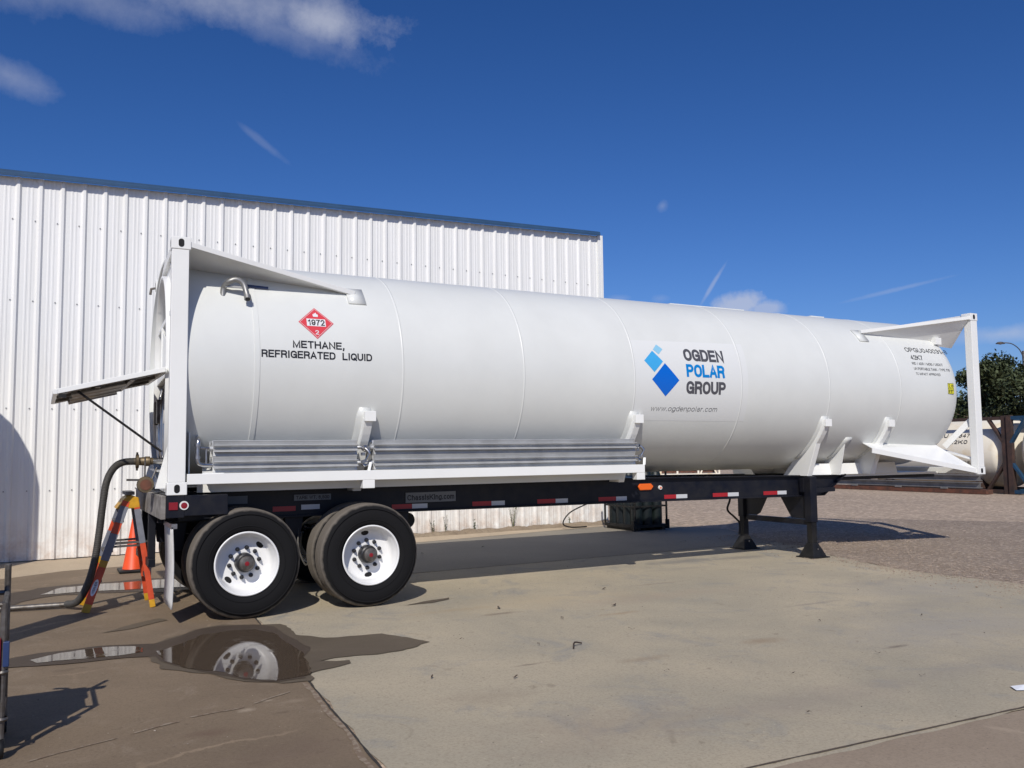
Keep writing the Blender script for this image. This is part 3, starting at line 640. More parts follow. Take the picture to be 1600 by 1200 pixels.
# rear outboard gussets low on the frame
for y in (.20, W_-.20):
    mb = MB(); mb.slab([(-.09, y, ZB+.06), (.03, y, ZB+.06), (.03, y, 1.72)], .012); mb.build('gusset_plate', 'white', tank)
SHEAR[0] = 0
# lifted hatch
hat = MB(); A = Vector((.0, 0, 2.40)); B = Vector((-.93, 0, 2.165)); d = (B-A)
y0, y1 = .28, 1.98
hat.slab([(A.x, y0, A.z), (A.x, y1, A.z), (B.x, y1, B.z), (B.x, y0, B.z)], .008)
hatch = hat.build('lifted_hatch', 'hatchgrey', tank)
mb = MB()
for p, q in (((A.x, y0, A.z-.012), (B.x, y0, B.z-.012)), ((A.x, y1, A.z-.012), (B.x, y1, B.z-.012)), ((B.x, y0-.02, B.z-.012), (B.x, y1+.02, B.z-.012)), ((A.x, y0, A.z-.02), (A.x, y1, A.z-.02))):
    mb.bar(p, q, .035, .045)
mb.build('hatch_frame', 'white', hatch, bevel=.003)
mb = MB()
for t in (.3, .62): mb.bar(((A+d*t).x, y0+.02, (A+d*t).z-.035), ((A+d*t).x, y1-.02, (A+d*t).z-.035), .04, .03)
mb.bar((A.x-.03, .85, A.z-.04), (B.x+.02, .85, B.z-.03), .04, .03); mb.bar((A.x-.03, 1.45, A.z-.04), (B.x+.02, 1.45, B.z-.03), .04, .03)
mb.build('hatch_rib', 'dullsteel', hatch)
for i, (y, zz) in enumerate(((.55, 0), (1.15, 0), (1.7, 0))):
    mb = MB(); p = A+d*.35; q = A+d*.85; mb.tube([(p.x, y, p.z-.06), (q.x, y, q.z-.06)], .03, 10); mb.build('document_tube', 'steel', hatch, smooth=True)
mb = MB(); mb.box(-.90, -.84, .27, .33, 2.10, 2.135); mb.build('latch', 'black', hatch)
mb = MB(); mb.tube([(-.745, .34, 2.165), (-.01, .34, 1.60)], .011, 8); mb.build('hatch_prop', 'black', tank, smooth=True)
mb = MB(); mb.tube([(.13, 2.40, 3.555), (.075, 2.40, 3.54), (.065, 2.40, 3.47)], .015, 8); mb.build('latch', 'dullsteel', tank)
# top gussets: sloping side plates from posts to shell
def gusset(sx, sy):
    fx = (lambda x: x) if sx > 0 else (lambda x: L-x+0.0)
    fy = (lambda y: y) if sy > 0 else (lambda y: W_-y)
    if sx > 0: o = (.165, fy(.035), ZT-.065); e = (1.90, fy(.365), 3.285); i1 = (.165, fy(1.0), 3.36); i2 = (1.90, fy(.62), 3.33); xe = 1.93
    else: o = (L-.16, fy(.035), ZTF-.075); e = (9.86, fy(.365), 3.315); i1 = (L-.12, fy(.40), 3.176); i2 = (9.86, fy(.40), 3.26); xe = L-9.84
    P = [o, e, i2, i1] if sx*sy > 0 else [o, i1, i2, e]
    mb = MB(); mb.slab(P, .008)
    g = mb.build('top_gusset', 'white', tank)
    mb = MB(); mb.bar(o, e, .055, .05); mb.build('edge_bar', 'white', g, bevel=.003)
    mb = MB(); t = .12
    pts = [cylp(fx(xe)-t, TR*a, .008) if sy > 0 else (fx(xe)-t, W_-cylp(0, TR*a, .008)[1], cylp(0, TR*a, .008)[2]) for a in (R_(36), R_(42), R_(48))]
    pts2 = [(p[0]+2*t*.8, p[1], p[2]) for p in pts]
    mb.add(pts+pts2, [(0, 1, 4, 3), (1, 2, 5, 4)]); pd = mb.build('pad_plate', 'shell', g, smooth=True); sd = pd.modifiers.new('s', 'SOLIDIFY'); sd.thickness = .02; sd.offset = 0
for sx in (1, -1):
    for sy in (1, -1): gusset(sx, sy)
# bottom gussets at the front: sunlit sloping plates with a downturned lip
for sy in (1, -1):
    fy = (lambda y: y) if sy > 0 else (lambda y: W_-y)
    o = (L-.17, fy(.03), ZBF+.085); e = (9.72, fy(.12), 1.555); e2 = (9.80, fy(.36), 1.64); o2 = (L-.62, fy(.42), 1.60); o3 = (L-.15, fy(.34), ZBF+.14)
    P = [e, o, o3, o2, e2]
    mb = MB(); mb.slab(P if sy > 0 else P[::-1], .008); g = mb.build('bottom_gusset', 'white', tank)
    mb = MB(); mb.bar((e[0], e[1], e[2]-.035), (o[0], o[1], o[2]-.03), .012, .07); mb.build('edge_bar', 'white', g)
# front end diagonals
for sy in (1, -1):
    fy = (lambda y: y) if sy > 0 else (lambda y: W_-y)
    mb = MB(); mb.bar((L-.09, fy(.14), 1.98), (L-.3, fy(.48), 1.56), .10, .012, (1, 0, 0)); mb.bar((L-.08, fy(.14), 1.36), (L-.25, fy(.75), 1.56), .09, .03); mb.build('brace', 'white', tank)
# bottom side rail (rear half) with feet
for sy in (1, -1):
    fy = (lambda y: y) if sy > 0 else (lambda y: W_-y)
    ya, yb = sorted((fy(.004), fy(.10)))
    mb = MB(); mb.box(.178, 5.48, ya, yb, 1.29, 1.388); mb.build('side_rail', 'white', tank, bevel=.004)
    mb = MB(); mb.box(1.885, 2.015, ya, yb, ZB+.01, 1.289); mb.build('rail_foot', 'white', tank, bevel=.004)
    mb = MB(); mb.box(5.36, 5.48, ya, yb, ZB+.01, 1.289); mb.build('rail_foot', 'white', tank, bevel=.004)
    ya, yb = sorted((fy(.36), fy(.37)))
    mb = MB(); mb.box(.32, 5.4, ya, yb, ZB+.004, ZB+.085); mb.box(.32, 5.4, *sorted((fy(.371), fy(.56))), ZB+.004, ZB+.012); mb.build('inner_sill', 'white', tank)
    # outriggers carrying the rail
    for x in (.9, 1.95, 3.1, 4.3, 5.42):
        mb = MB(); mb.bar((x, fy(.10), 1.34), (x, fy(.60), 1.33), .05, .05); mb.build('outrigger', 'white', tank)
# saddles
def saddle(x, zs_top, fat, thin=False, sy=1, box=True, foot=.78, bottom=1.165):
    fy = (lambda y: y) if sy > 0 else (lambda y: W_-y)
    zt = TZ+TR*math.sin(zs_top); inner = []; n = 10
    a0 = zs_top; a1 = R_(-66)
    for i in range(n+1):
        a = a0+(a1-a0)*i/n; inner.append((fy(TY-(TR+.001)*math.cos(a)), TZ+(TR+.001)*math.sin(a)))
    outer = [(fy(TY-(TR+fat)*math.cos(a0)), TZ+(TR+fat)*math.sin(a0))] if not thin else []
    if not thin:
        for i in range(1, 5):
            a = a0+(R_(-41)-a0)*i/4; outer.append((fy(TY-(TR+fat)*math.cos(a)), TZ+(TR+fat)*math.sin(a)))
    low = [(fy(.46), bottom), (fy(TY-.30), bottom)]
    poly = outer+low+inner[::-1]
    mb = MB(); mb.prism(poly, 0, x-.006, x+.006); s = mb.build('saddle', 'white', tank)
    # outboard flange following the edge
    fl = (outer+[low[0]]) if not thin else [inner[0], low[0]]
    mb = MB()
    if not thin:
        for (y0, z0), (y1, z1) in zip(fl[:-1], fl[1:]):
            mb.add([(x-.0, y0, z0), (x-.0, y1, z1), (x+.085, y1, z1), (x+.085, y0, z0)], [(0, 1, 2, 3)])
        f = mb.build('flange', 'white', s); sd = f.modifiers.new('s', 'SOLIDIFY'); sd.thickness = .008
    # wear pad on the shell
    mb = MB(); k = 8; top = zs_top+R_(5)
    vs = []
    for i in range(k+1):
        a = top+(R_(-60)-top)*i/k
        for dx in (-.075, .095):
            ddx = dx*(.72 if i == 0 else 1)
            vs.append((x+ddx+.0, fy(TY-(TR+.006)*math.cos(a)), TZ+(TR+.006)*math.sin(a)))
    mb.add(vs, [(2*i, 2*i+1, 2*i+3, 2*i+2) for i in range(k)]); pd = mb.build('wear_pad', 'shell', s, smooth=True); sd = pd.modifiers.new('s', 'SOLIDIFY'); sd.thickness = .009; sd.offset = 0
    if box:
        mb = MB(); yy = sorted((fy(TY-(TR+fat+.03)*math.cos(zs_top)), fy(TY-TR*math.cos(zs_top)+.02)))
        mb.box(x-.004, x+.115, yy[0], yy[1], zt-.05, zt+.055); mb.build('saddle_cap', 'white', s, bevel=.003)
for sy in (1, -1):
    for x in (1.93, 5.40): saddle(x, R_(-25), .07, sy=sy)
    for x in (8.74, 10.08): saddle(x, R_(-26.5), .055, sy=sy)
    saddle(9.42, R_(-43), .0, True, sy=sy, box=False)
    fy = (lambda y: y) if sy > 0 else (lambda y: W_-y)
    mb = MB(); mb.slab([(8.80, fy(.62), 1.165), (10.9, fy(.62), 1.165), (10.9, fy(.66), 1.33), (8.80, fy(.66), 1.33)] if sy > 0 else [(10.9, fy(.62), 1.165), (8.80, fy(.62), 1.165), (8.80, fy(.66), 1.33), (10.9, fy(.66), 1.33)], .01); mb.build('skirt_plate', 'white', tank)
mb = MB(); mb.box(9.75, L-.2, .70, W_-.70, 1.125, 1.16); mb.build('tunnel_plate', 'white', tank)
# finned vaporizer tubes
def fin_tube(xa, xb, y, z, parent, rot=0.):
    mb = MB(); mb.tube([(xa-.03, y, z), (xb+.03, y, z)], .022, 10)
    for k in range(8):
        a = math.pi/4*k+rot; c, s = math.cos(a), math.sin(a); px, pz = -s*.0022, c*.0022; R2 = .079
        vs = []
        for x in (xa, xb):
            for q, e in ((.02, 1.6), (R2, 1.), (R2, -1.), (.02, -1.6)): vs.append((x, y+c*q+px*e, z+s*q+pz*e))
        mb.add(vs, [(0, 1, 2, 3), (7, 6, 5, 4)]+[(i, i+4, (i+1) % 4+4, (i+1) % 4) for i in range(4)])
        # rounded bulb on each fin edge
        mb.tube([(xa, y+c*R2, z+s*R2), (xb, y+c*R2, z+s*R2)], .0045, 6)
    return mb.build('finned_tube', 'alu', parent)
for xa, xb in ((.42, 1.85), (2.03, 5.40)):
    for z in (1.625, 1.468):
        fin_tube(xa, xb, .115, z, tank, R_(22.5)); fin_tube(xa, xb, .27, z-.01, tank, R_(22.5))
mb = MB(); mb.tube(smooth_path([(.33, .42, 1.72), (.30, .2, 1.725), (.285, .10, 1.70), (.28, .09, 1.62), (.28, .09, 1.52), (.30, .095, 1.478), (.36, .11, 1.468), (.44, .115, 1.468)], 6), .022, 12); mb.build('elbow_pipe', 'steel', tank, smooth=True)
mb = MB(); mb.tube([(.30, .09, 1.63), (.44, .115, 1.625)], .012, 8); mb.tube([(.36, .10, 1.63), (.36, .10, 1.48)], .01, 8); mb.build('link_pipe', 'steel', tank, smooth=True)
for x in (.275,):
    mb = MB(); mb.lathe([(.0, -.012), (.03, -.012), (.03, .012), (0, .012)], (x+.005, .09, 1.66), 2, 14); mb.lathe([(.0, -.012), (.03, -.012), (.03, .012), (0, .012)], (x+.005, .09, 1.54), 2, 14); mb.build('union_nut', 'steel', tank, smooth=True)
rn = random.Random(4)
for xm in (1.94, 5.47):
    mb = MB()
    for z in (1.625, 1.468):
        mb.tube(smooth_path([(xm-.10, .115, z), (xm-.04, .10, z), (xm-.01, .09, z-.03), (xm+.02, .10, z-.02), (xm+(.08 if xm < 3 else .03), .12, z-.01)], 5), .018, 10)
    mb.tube(smooth_path([(xm-.02, .08, 1.63), (xm+.03, .05, 1.56), (xm-.01, .08, 1.47)], 6), .017, 10)
    mb.build('return_bend', 'steel', tank, smooth=True)
    mb = MB()
    for q in range(5):
        cx, cz = xm+rn.uniform(-.05, .05), 1.46+rn.random()*.18
        mb.lathe([(0, -.016), (.026, -.016), (.026, .016), (0, .016)], (cx, .08, cz), rn.choice((0, 2)), 6)
    mb.build('union_nut', 'steel', tank)
    mb = MB(); mb.bar((xm+.02, .03, 1.385), (xm+.05, .06, 1.47), .03, .012); mb.bar((xm+.01, .40, 1.40), (xm+.01, .36, 1.9), .09, .012, (1, 0, 0)); mb.build('tube_clamp', 'white', tank)
mb = MB(); mb.slab([(.32, .06, 1.392), (.52, .06, 1.392), (.50, .30, 1.40), (.36, .30, 1.46)], .006); mb.build('tube_tray', 'white', tank)
# relief vent pipe on the shoulder
a = cylp(.58, TR*R_(41), 0); c = (.60, .12, 3.36)
vp = smooth_path([cylp(.62, TR*R_(45), -.02), (.60, .22, 3.32), (.60, .10, 3.29)], 6)
mb = MB(); mb.tube(smooth_path([cylp(.52, TR*R_(36), -.02), (.53, .27, 3.23), (.565, .21, 3.275), (.635, .19, 3.30), (.70, .18, 3.262), (.724, .16, 3.18), (.732, .13, 3.11)], 7), .028, 16)
v = mb.build('relief_pipe', 'pipegrey', tank, smooth=True)
mb = MB(); mb.lathe([(.0, 0), (.034, 0), (.034, .045), (.028, .045)], (0, 0, 0), 2, 18); o = mb.build('pipe_mouth', 'pipegrey', v, smooth=True); o.location = (.733, .125, 3.10); o.rotation_euler = (R_(-28), 0, 0)
mb = MB(); mb.lathe([(.0, 0), (.024, 0)], (0, 0, 0), 2, 18); o = mb.build('pipe_bore', 'black', v); o.location = (.733, .1225, 3.096); o.rotation_euler = (R_(-28)+math.pi, 0, 0)
mb = MB(); mb.bar((.54, .24, 3.235), (.715, .19, 3.225), .02, .02); mb.build('pipe_strap', 'pipegrey', v)
mb = MB()
n = 8
for i in range(n): pass
vs = [cylp(.745+.23*i/n, TR*R_(43.0-.6*i/n), .02) for i in range(n+1)]
mb.tube(vs, .014, 10); mb.build('vent_stub', 'cloth', tank, smooth=True)
# small bracket near the front of the roof line
mb = MB(); p = cylp(11.50, TR*R_(39), .02); mb.box(p[0]-.02, p[0]+.12, p[1]-.03, p[1]+.06, p[2]-.02, p[2]+.09); mb.build('lifting_lug', 'white', tank, bevel=.004)
mb = MB()
for x0, x1, dz in ((6.8, 8.2, .02), (9.6, 9.9, .03)): mb.box(x0, x1, TY-.15, TY+.15, TZ+TR-.02, TZ+TR+dz*.35)
mb.build('roof_pad', 'shell', tank)

# ------------------------------------------------------------------ lettering

def _e(cx, cy, rx, ry, a0, a1, n=9):
    return [(cx+rx*math.cos(R_(a0+(a1-a0)*i/n)), cy+ry*math.sin(R_(a0+(a1-a0)*i/n))) for i in range(n+1)]
def _rr(y0, y1, r=.28):      # closed upright oval with straight flanks
    return _e(.5, y1-r, .5, r, 0, 180)+_e(.5, y0+r, .5, r, 180, 360)+[(1, y1-r)]
GL = {   # glyph: (advance width / cap height, strokes) in a unit box; drawn as pen strokes
 'O': (.78, [_rr(0, 1, .38)]), 'Q': (.78, [_rr(0, 1, .38), [(.6, .25), (1.02, -.04)]]), '0': (.56, [_rr(0, 1, .34)]),
 'G': (.78, [_e(.5, .62, .5, .38, 25, 180)+_e(.5, .38, .5, .38, 180, 345), [(1, .02), (1, .46), (.55, .46)]]),
 'C': (.74, [_e(.5, .62, .5, .38, 25, 180)+_e(.5, .38, .5, .38, 180, 335)]),
 'D': (.74, [[(0, 0), (0, 1), (.5, 1)]+_e(.5, .6, .5, .4, 90, 0)+_e(.5, .4, .5, .4, 0, -90)+[(0, 0)]]),
 'E': (.66, [[(1, 1), (0, 1), (0, 0), (1, 0)], [(0, .52), (.9, .52)]]), 'F': (.62, [[(1, 1), (0, 1), (0, 0)], [(0, .5), (.85, .5)]]),
 'N': (.74, [[(0, 0), (0, 1), (1, 0), (1, 1)]]), 'M': (.86, [[(0, 0), (0, 1), (.5, .02), (1, 1), (1, 0)]]),
 'P': (.68, [[(0, 0), (0, 1), (.6, 1)]+_e(.6, .73, .4, .27, 90, -90)+[(0, .46)]]),
 'R': (.72, [[(0, 0), (0, 1), (.6, 1)]+_e(.6, .74, .4, .26, 90, -90)+[(0, .48)], [(.55, .48), (.9, .36), (.98, 0)]]),
 'B': (.70, [[(0, 0), (0, 1), (.6, 1)]+_e(.6, .76, .35, .24, 90, -90)+[(0, .52)], [(.6, .52)]+_e(.6, .26, .4, .26, 90, -90)+[(0, 0)]]),
 'L': (.62, [[(0, 1), (0, 0), (1, 0)]]), 'A': (.76, [[(0, 0), (.5, 1), (1, 0)], [(.18, .3), (.82, .3)]]),
 'U': (.74, [[(0, 1), (0, .36)]+_e(.5, .36, .5, .36, 180, 360)+[(1, 1)]]), 'T': (.68, [[(0, 1), (1, 1)], [(.5, 1), (.5, 0)]]),
 'H': (.74, [[(0, 0), (0, 1)], [(1, 0), (1, 1)], [(0, .52), (1, .52)]]), 'I': (.12, [[(.5, 0), (.5, 1)]]),
 'K': (.74, [[(0, 0), (0, 1)], [(1, 1), (.02, .36)], [(.35, .58), (1, 0)]]), 'Y': (.74, [[(0, 1), (.5, .45), (1, 1)], [(.5, .45), (.5, 0)]]),
 'V': (.72, [[(0, 1), (.5, 0), (1, 1)]]), 'W': (1.0, [[(0, 1), (.25, 0), (.5, 1), (.75, 0), (1, 1)]]), 'X': (.7, [[(0, 0), (1, 1)], [(0, 1), (1, 0)]]),
 'S': (.68, [_e(.5, .75, .46, .25, 25, 270)+_e(.5, .25, .5, .25, 90, -155)]),
 '1': (.36, [[(.1, .74), (.5, .8), (.85, 1), (.85, 0)]]), '2': (.54, [_e(.5, .70, .5, .30, 165, -20)+[(.62, .38), (.05, .0), (1, 0)]]),
 '3': (.54, [_e(.5, .76, .46, .24, 160, -90), _e(.5, .27, .5, .27, 90, -160)]), '4': (.56, [[(.75, 0), (.75, 1), (0, .28), (1.02, .28)]]),
 '5': (.54, [[(.92, 1), (.15, 1), (.06, .50)]+_e(.5, .32, .5, .32, 120, -160)]), '6': (.54, [_e(.5, .31, .5, .31, 0, 360, 14), _e(.5, .62, .5, .38, 25, 180)+[(0, .31)]]),
 '7': (.54, [[(0, 1), (1, 1), (.45, .45), (.32, 0)]]), '8': (.54, [_e(.5, .76, .44, .24, 0, 360, 14), _e(.5, .26, .5, .26, 0, 360, 14)]),
 '9': (.54, [_e(.5, .69, .5, .31, 0, 360, 14), _e(.5, .38, .5, .38, -155, 0)+[(1, .69)]]),
 ',': (.10, [[(.6, .08), (.6, -.03), (.1, -.2)]]), '.': (.10, [[(.5, -.02), (.5, .1)]]), '-': (.34, [[(0, .38), (1, .38)]]), '/': (.34, [[(0, 0), (1, 1)]]),
 "'": (.08, [[(.5, .78), (.5, 1)]]), '"': (.22, [[(.1, .78), (.1, 1)], [(.9, .78), (.9, 1)]]), ' ': (.20, []),
 'w': (.72, [[(0, .72), (.25, 0), (.5, .72), (.75, 0), (1, .72)]]), 'o': (.50, [_rr(0, .72, .26)]), 'a': (.48, [_e(.5, .5, .44, .22, 160, 0)+[(.94, 0)], _e(.48, .2, .46, .2, 70, 380, 12)]),
 'g': (.50, [_rr(0, .72, .26), [(1, .72), (1, -.05)]+_e(.5, -.05, .5, .2, 0, -150)]), 'd': (.50, [_rr(0, .72, .26), [(1, 0), (1, 1)]]),
 'e': (.50, [[(0, .36), (1, .36)]+_e(.5, .40, .5, .32, 0, 180)+_e(.5, .30, .5, .30, 180, 320)]), 'n': (.48, [[(0, 0), (0, .72)], [(0, .42)]+_e(.5, .44, .5, .28, 180, 0)+[(1, 0)]]),
 'p': (.50, [_rr(0, .72, .26), [(0, .72), (0, -.26)]]), 'l': (.08, [[(.5, 0), (.5, 1)]]), 'r': (.30, [[(0, 0), (0, .72)], [(0, .4)]+_e(.9, .4, .9, .3, 180, 90)]),
 'c': (.46, [_e(.5, .44, .5, .28, 30, 180)+_e(.5, .28, .5, .28, 180, 330)]), 'm': (.80, [[(0, 0), (0, .72)], [(0, .46)]+_e(.25, .47, .25, .25, 180, 0)+[(.5, 0)], [(.5, .46)]+_e(.75, .47, .25, .25, 180, 0)+[(1, 0)]]),
 'h': (.48, [[(0, 0), (0, 1)], [(0, .42)]+_e(.5, .44, .5, .28, 180, 0)+[(1, 0)]]), 's': (.44, [_e(.5, .54, .44, .18, 25, 270)+_e(.5, .18, .5, .18, 90, -155)]),
 'i': (.08, [[(.5, 0), (.5, .72)], [(.5, .88), (.5, 1)]]),
}
def text_mesh(s, x0, x1, c, h, fn, mt, name, parent, bold=0., italic=0., off=.002, step=.03, wt=.17, gap=None):
    """pen-stroke letters fitted to x0..x1 wide, h tall, centred at height c; fn maps (u, v, off) to a 3D point"""
    if gap is None: gap = wt+.13
    wv = wt*h; pos = []; cur = 0
    for ch in s:
        w = GL[ch][0]; pos.append((ch, cur, w)); cur += w+gap
    tot = cur-gap; kx = (x1-x0-wv)/tot
    mb = MB(); q = 0
    for ch, cx, w in pos:
        for st in GL[ch][1]:
            pts = []
            for (a, b) in st:
                u = x0+wv/2+(cx+a*w)*kx; vv = c-h/2+wv/2+b*(h-wv)
                u += italic*(vv-c)
                if pts and math.dist(pts[-1], (u, vv)) < wv*.02: continue
                pts.append((u, vv))
            if len(pts) < 2: continue
            # square off free ends by half a pen width on straight stems
            closed = math.dist(pts[0], pts[-1]) < wv*.05
            if closed: pts[-1] = pts[0]
            n = len(pts); L_ = []; R2_ = []
            for i, p in enumerate(pts):
                a = pts[i-1] if i > 0 else (pts[-2] if closed else None); b = pts[i+1] if i < n-1 else (pts[1] if closed else None)
                def unit(p, q2): d = math.dist(p, q2); return ((q2[0]-p[0])/d, (q2[1]-p[1])/d)
                d1 = unit(a, p) if a else unit(p, b); d2 = unit(p, b) if b else d1
                n1 = (-d1[1], d1[0]); n2 = (-d2[1], d2[0]); mx, my = n1[0]+n2[0], n1[1]+n2[1]; l = math.hypot(mx, my)
                if l < .3: mx, my = n1; l = 1; k = 1
                else: mx /= l; my /= l; k = min(1/max(mx*n1[0]+my*n1[1], .25), 1.9); l = 1
                ex = 0; px, py = p
                if not closed and i == 0: px -= d1[0]*wv/2; py -= d1[1]*wv/2
                if not closed and i == n-1: px += d2[0]*wv/2; py += d2[1]*wv/2
                L_.append((px+mx*k*wv/2, py+my*k*wv/2)); R2_.append((px-mx*k*wv/2, py-my*k*wv/2))
            q += 1; o2 = off+.00025*(q % 4); vs = []; fs = []
            for i in range(n-1):
                m = max(1, int(abs(pts[i+1][1]-pts[i][1])/step)) if step else 1
                for j in range(m):
                    t0, t1 = j/m, (j+1)/m; lp_ = lambda A, B, t: (A[0]+(B[0]-A[0])*t, A[1]+(B[1]-A[1])*t)
                    k = len(vs)
                    for P2 in (lp_(L_[i], L_[i+1], t0), lp_(R2_[i], R2_[i+1], t0), lp_(R2_[i], R2_[i+1], t1), lp_(L_[i], L_[i+1], t1)): vs.append(fn(P2[0], P2[1], o2))
                    fs.append((k, k+1, k+2, k+3))
            mb.add(vs, fs)
    return mb.build(name, mt, parent, recalc=False)
def decal_poly(poly, fn, mt, name, parent, off=.0015, cell=.03):
    bm = bmesh.new(); vs = [bm.verts.new((x, y, 0)) for x, y in poly]; bm.faces.new(vs)
    y = min(p[1] for p in poly)+cell; ym = max(p[1] for p in poly)
    while y < ym:
        bmesh.ops.bisect_plane(bm, geom=bm.verts[:]+bm.edges[:]+bm.faces[:], plane_co=(0, y, 0), plane_no=(0, 1, 0)); y += cell
    for v in bm.verts: v.co = Vector(fn(v.co.x, v.co.y, off))
    me = bpy.data.meshes.new(name); bm.to_mesh(me); bm.free(); me.materials.append(M[mt]); o = bpy.data.objects.new(name, me); COL.objects.link(o)
    if parent is not None: o.parent = parent
    return o
CY = cylp
decal_poly([(5.36, -.535), (7.24, -.535), (7.24, .54), (5.36, .50)], CY, 'backing', 'logo_backing', tank, .0012)
lg = decal_poly([(5.859, .205), (6.071, -.008), (5.857, -.217), (5.639, -.008)], CY, 'bluebig', 'logo', tank, .003)
decal_poly([(5.69, .364), (5.834, .225), (5.682, .083), (5.54, .226)], CY, 'bluemid', 'logo_square', lg, .003)
decal_poly([(5.779, .456), (5.862, .392), (5.784, .318), (5.708, .381)], CY, 'bluesmall', 'logo_square', lg, .003)
text_mesh('OGDEN', 6.185, 6.855, .333, .168, CY, 'greyink', 'lettering', tank, wt=.225)
text_mesh('POLAR', 6.195, 6.835, .123, .168, CY, 'bluetext', 'lettering', tank, wt=.225)
text_mesh('GROUP', 6.185, 6.845, -.095, .166, CY, 'greyink', 'lettering', tank, wt=.225)
text_mesh('www.ogdenpolar.com', 5.655, 6.735, -.372, .068, CY, 'greyink', 'lettering', tank, italic=.2, wt=.105)
text_mesh('METHANE,', 1.165, 1.70, .2185, .078, CY, 'ink', 'lettering', tank, wt=.195)
text_mesh('REFRIGERATED  LIQUID', .853, 1.992, .110, .076, CY, 'ink', 'lettering', tank, wt=.195)
cx, cs, hd = 1.4205, .467, .183
dia = lambda r: [(cx, cs+r), (cx+r, cs), (cx, cs-r), (cx-r, cs)]
pl = decal_poly(dia(hd), CY, 'placard', 'placard', tank, .003)
me_ = [(cx, cs+hd*.9), (cx+hd*.9, cs), (cx, cs-hd*.9), (cx-hd*.9, cs)]
for i in range(4):
    a = dia(hd*.93)[i]; b = dia(hd*.93)[(i+1) % 4]; c_ = dia(hd*.905)[(i+1) % 4]; d_ = dia(hd*.905)[i]
    decal_poly([a, b, c_, d_], CY, 'vinyl', 'placard_border', pl, .004)
decal_poly([(cx-.098, cs-.042), (cx+.098, cs-.042), (cx+.098, cs+.044), (cx-.098, cs+.044)], CY, 'vinyl', 'number_panel', pl, .004)
text_mesh('1972', cx-.088, cx+.088, cs+.001, .068, CY, 'ink', 'lettering', pl, bold=.004, off=.0055)
text_mesh('2', cx-.019, cx+.019, cs-.112, .048, CY, 'vinyl', 'lettering', pl, bold=.01, off=.0045)
fl_ = [(-.024, -.022), (.024, -.022), (.028, .0), (.018, .016), (.013, .006), (.006, .034), (-.004, .018), (-.012, .028), (-.014, .008), (-.026, .014), (-.028, -.004)]
decal_poly([(cx+a, cs+.092+b*1.0) for a, b in fl_], CY, 'vinyl', 'flame_mark', pl, .0045)
text_mesh('OPGU040031-8', 10.655, 11.66, .648, .084, CY, 'ink', 'lettering', tank, wt=.15)
text_mesh('42K7', 10.69, 10.975, .506, .082, CY, 'ink', 'lettering', tank, bold=.01)
text_mesh('RID / ADR / IMDG / USDOT', 10.67, 11.40, .400, .042, CY, 'ink', 'lettering', tank, wt=.13, bold=.006)
text_mesh('UN PORTABLE TANK - TYPE T75', 10.675, 11.53, .314, .042, CY, 'ink', 'lettering', tank, wt=.13, bold=.006)
text_mesh('TC IMPACT APPROVED', 10.69, 11.27, .232, .038, CY, 'ink', 'lettering', tank, wt=.13, bold=.006)
yl = decal_poly([(11.405, -.065), (11.545, -.065), (11.545, .103), (11.405, .103)], CY, 'yellow', 'height_label', tank, .003)
text_mesh('2,6', 11.42, 11.53, .061, .052, CY, 'ink', 'lettering', yl, bold=.012, off=.0045)
text_mesh("8'6\"", 11.42, 11.53, -.022, .052, CY, 'ink', 'lettering', yl, bold=.012, off=.0045)
for p in ([(11.405, .097), (11.545, .097), (11.545, .103), (11.405, .103)], [(11.405, -.065), (11.545, -.065), (11.545, -.059), (11.405, -.059)], [(11.405, -.065), (11.411, -.065), (11.411, .103), (11.405, .103)], [(11.539, -.065), (11.545, -.065), (11.545, .103), (11.539, .103)], [(11.405, .016), (11.545, .016), (11.545, .021), (11.405, .021)]):
    decal_poly(p, CY, 'ink', 'label_border', yl, .0045)

# ------------------------------------------------------------------ chassis semi-trailer
tr = empty('semi_trailer', (0, 0, 0)); tag(tr, 'dark navy tandem-axle container chassis parked on its landing legs', 'trailer')
zt = lambda x: 1.207 if x < 6 else 1.207-(x-6)*.012
def yrail(y0, name='main_rail'):
    y1 = y0+.10; sgn = 1
    zb = lambda x: .905-.005*max(0, x-2)-(.0 if x < 7 else .005*(x-7))
    mb = MB(); yc = (y0+y1)/2
    side = [(0.0, 1.203), (6, 1.203), (9.70, 1.160), (9.22, .862), (6, .888), (2.4, .905), (2.25, .905), (0.0, .905)]
    mb.prism(side, 1, yc-.006, yc+.006)
    # flanges
    for za, zb_ in (((0.0, 1.203), (6, 1.203)), ((6, 1.203), (9.70, 1.160))):
        mb.bar((za[0], yc, za[1]-.006), (zb_[0], yc, zb_[1]-.006), .12, .014)
    for za, zb_ in (((0.0, .905), (2.4, .905)), ((2.4, .905), (6, .888)), ((6, .888), (9.22, .862)), ((9.22, .862), (9.70, 1.160))):
        mb.bar((za[0], yc, za[1]+.006), (zb_[0], yc, zb_[1]+.006), .12, .014)
    return mb.build(name, 'navy', tr)
r1 = yrail(.60); r2 = yrail(W_-.70)
def rail_side(u, v, off=.0): return (u, .644-off, v)      # web face of the near rail
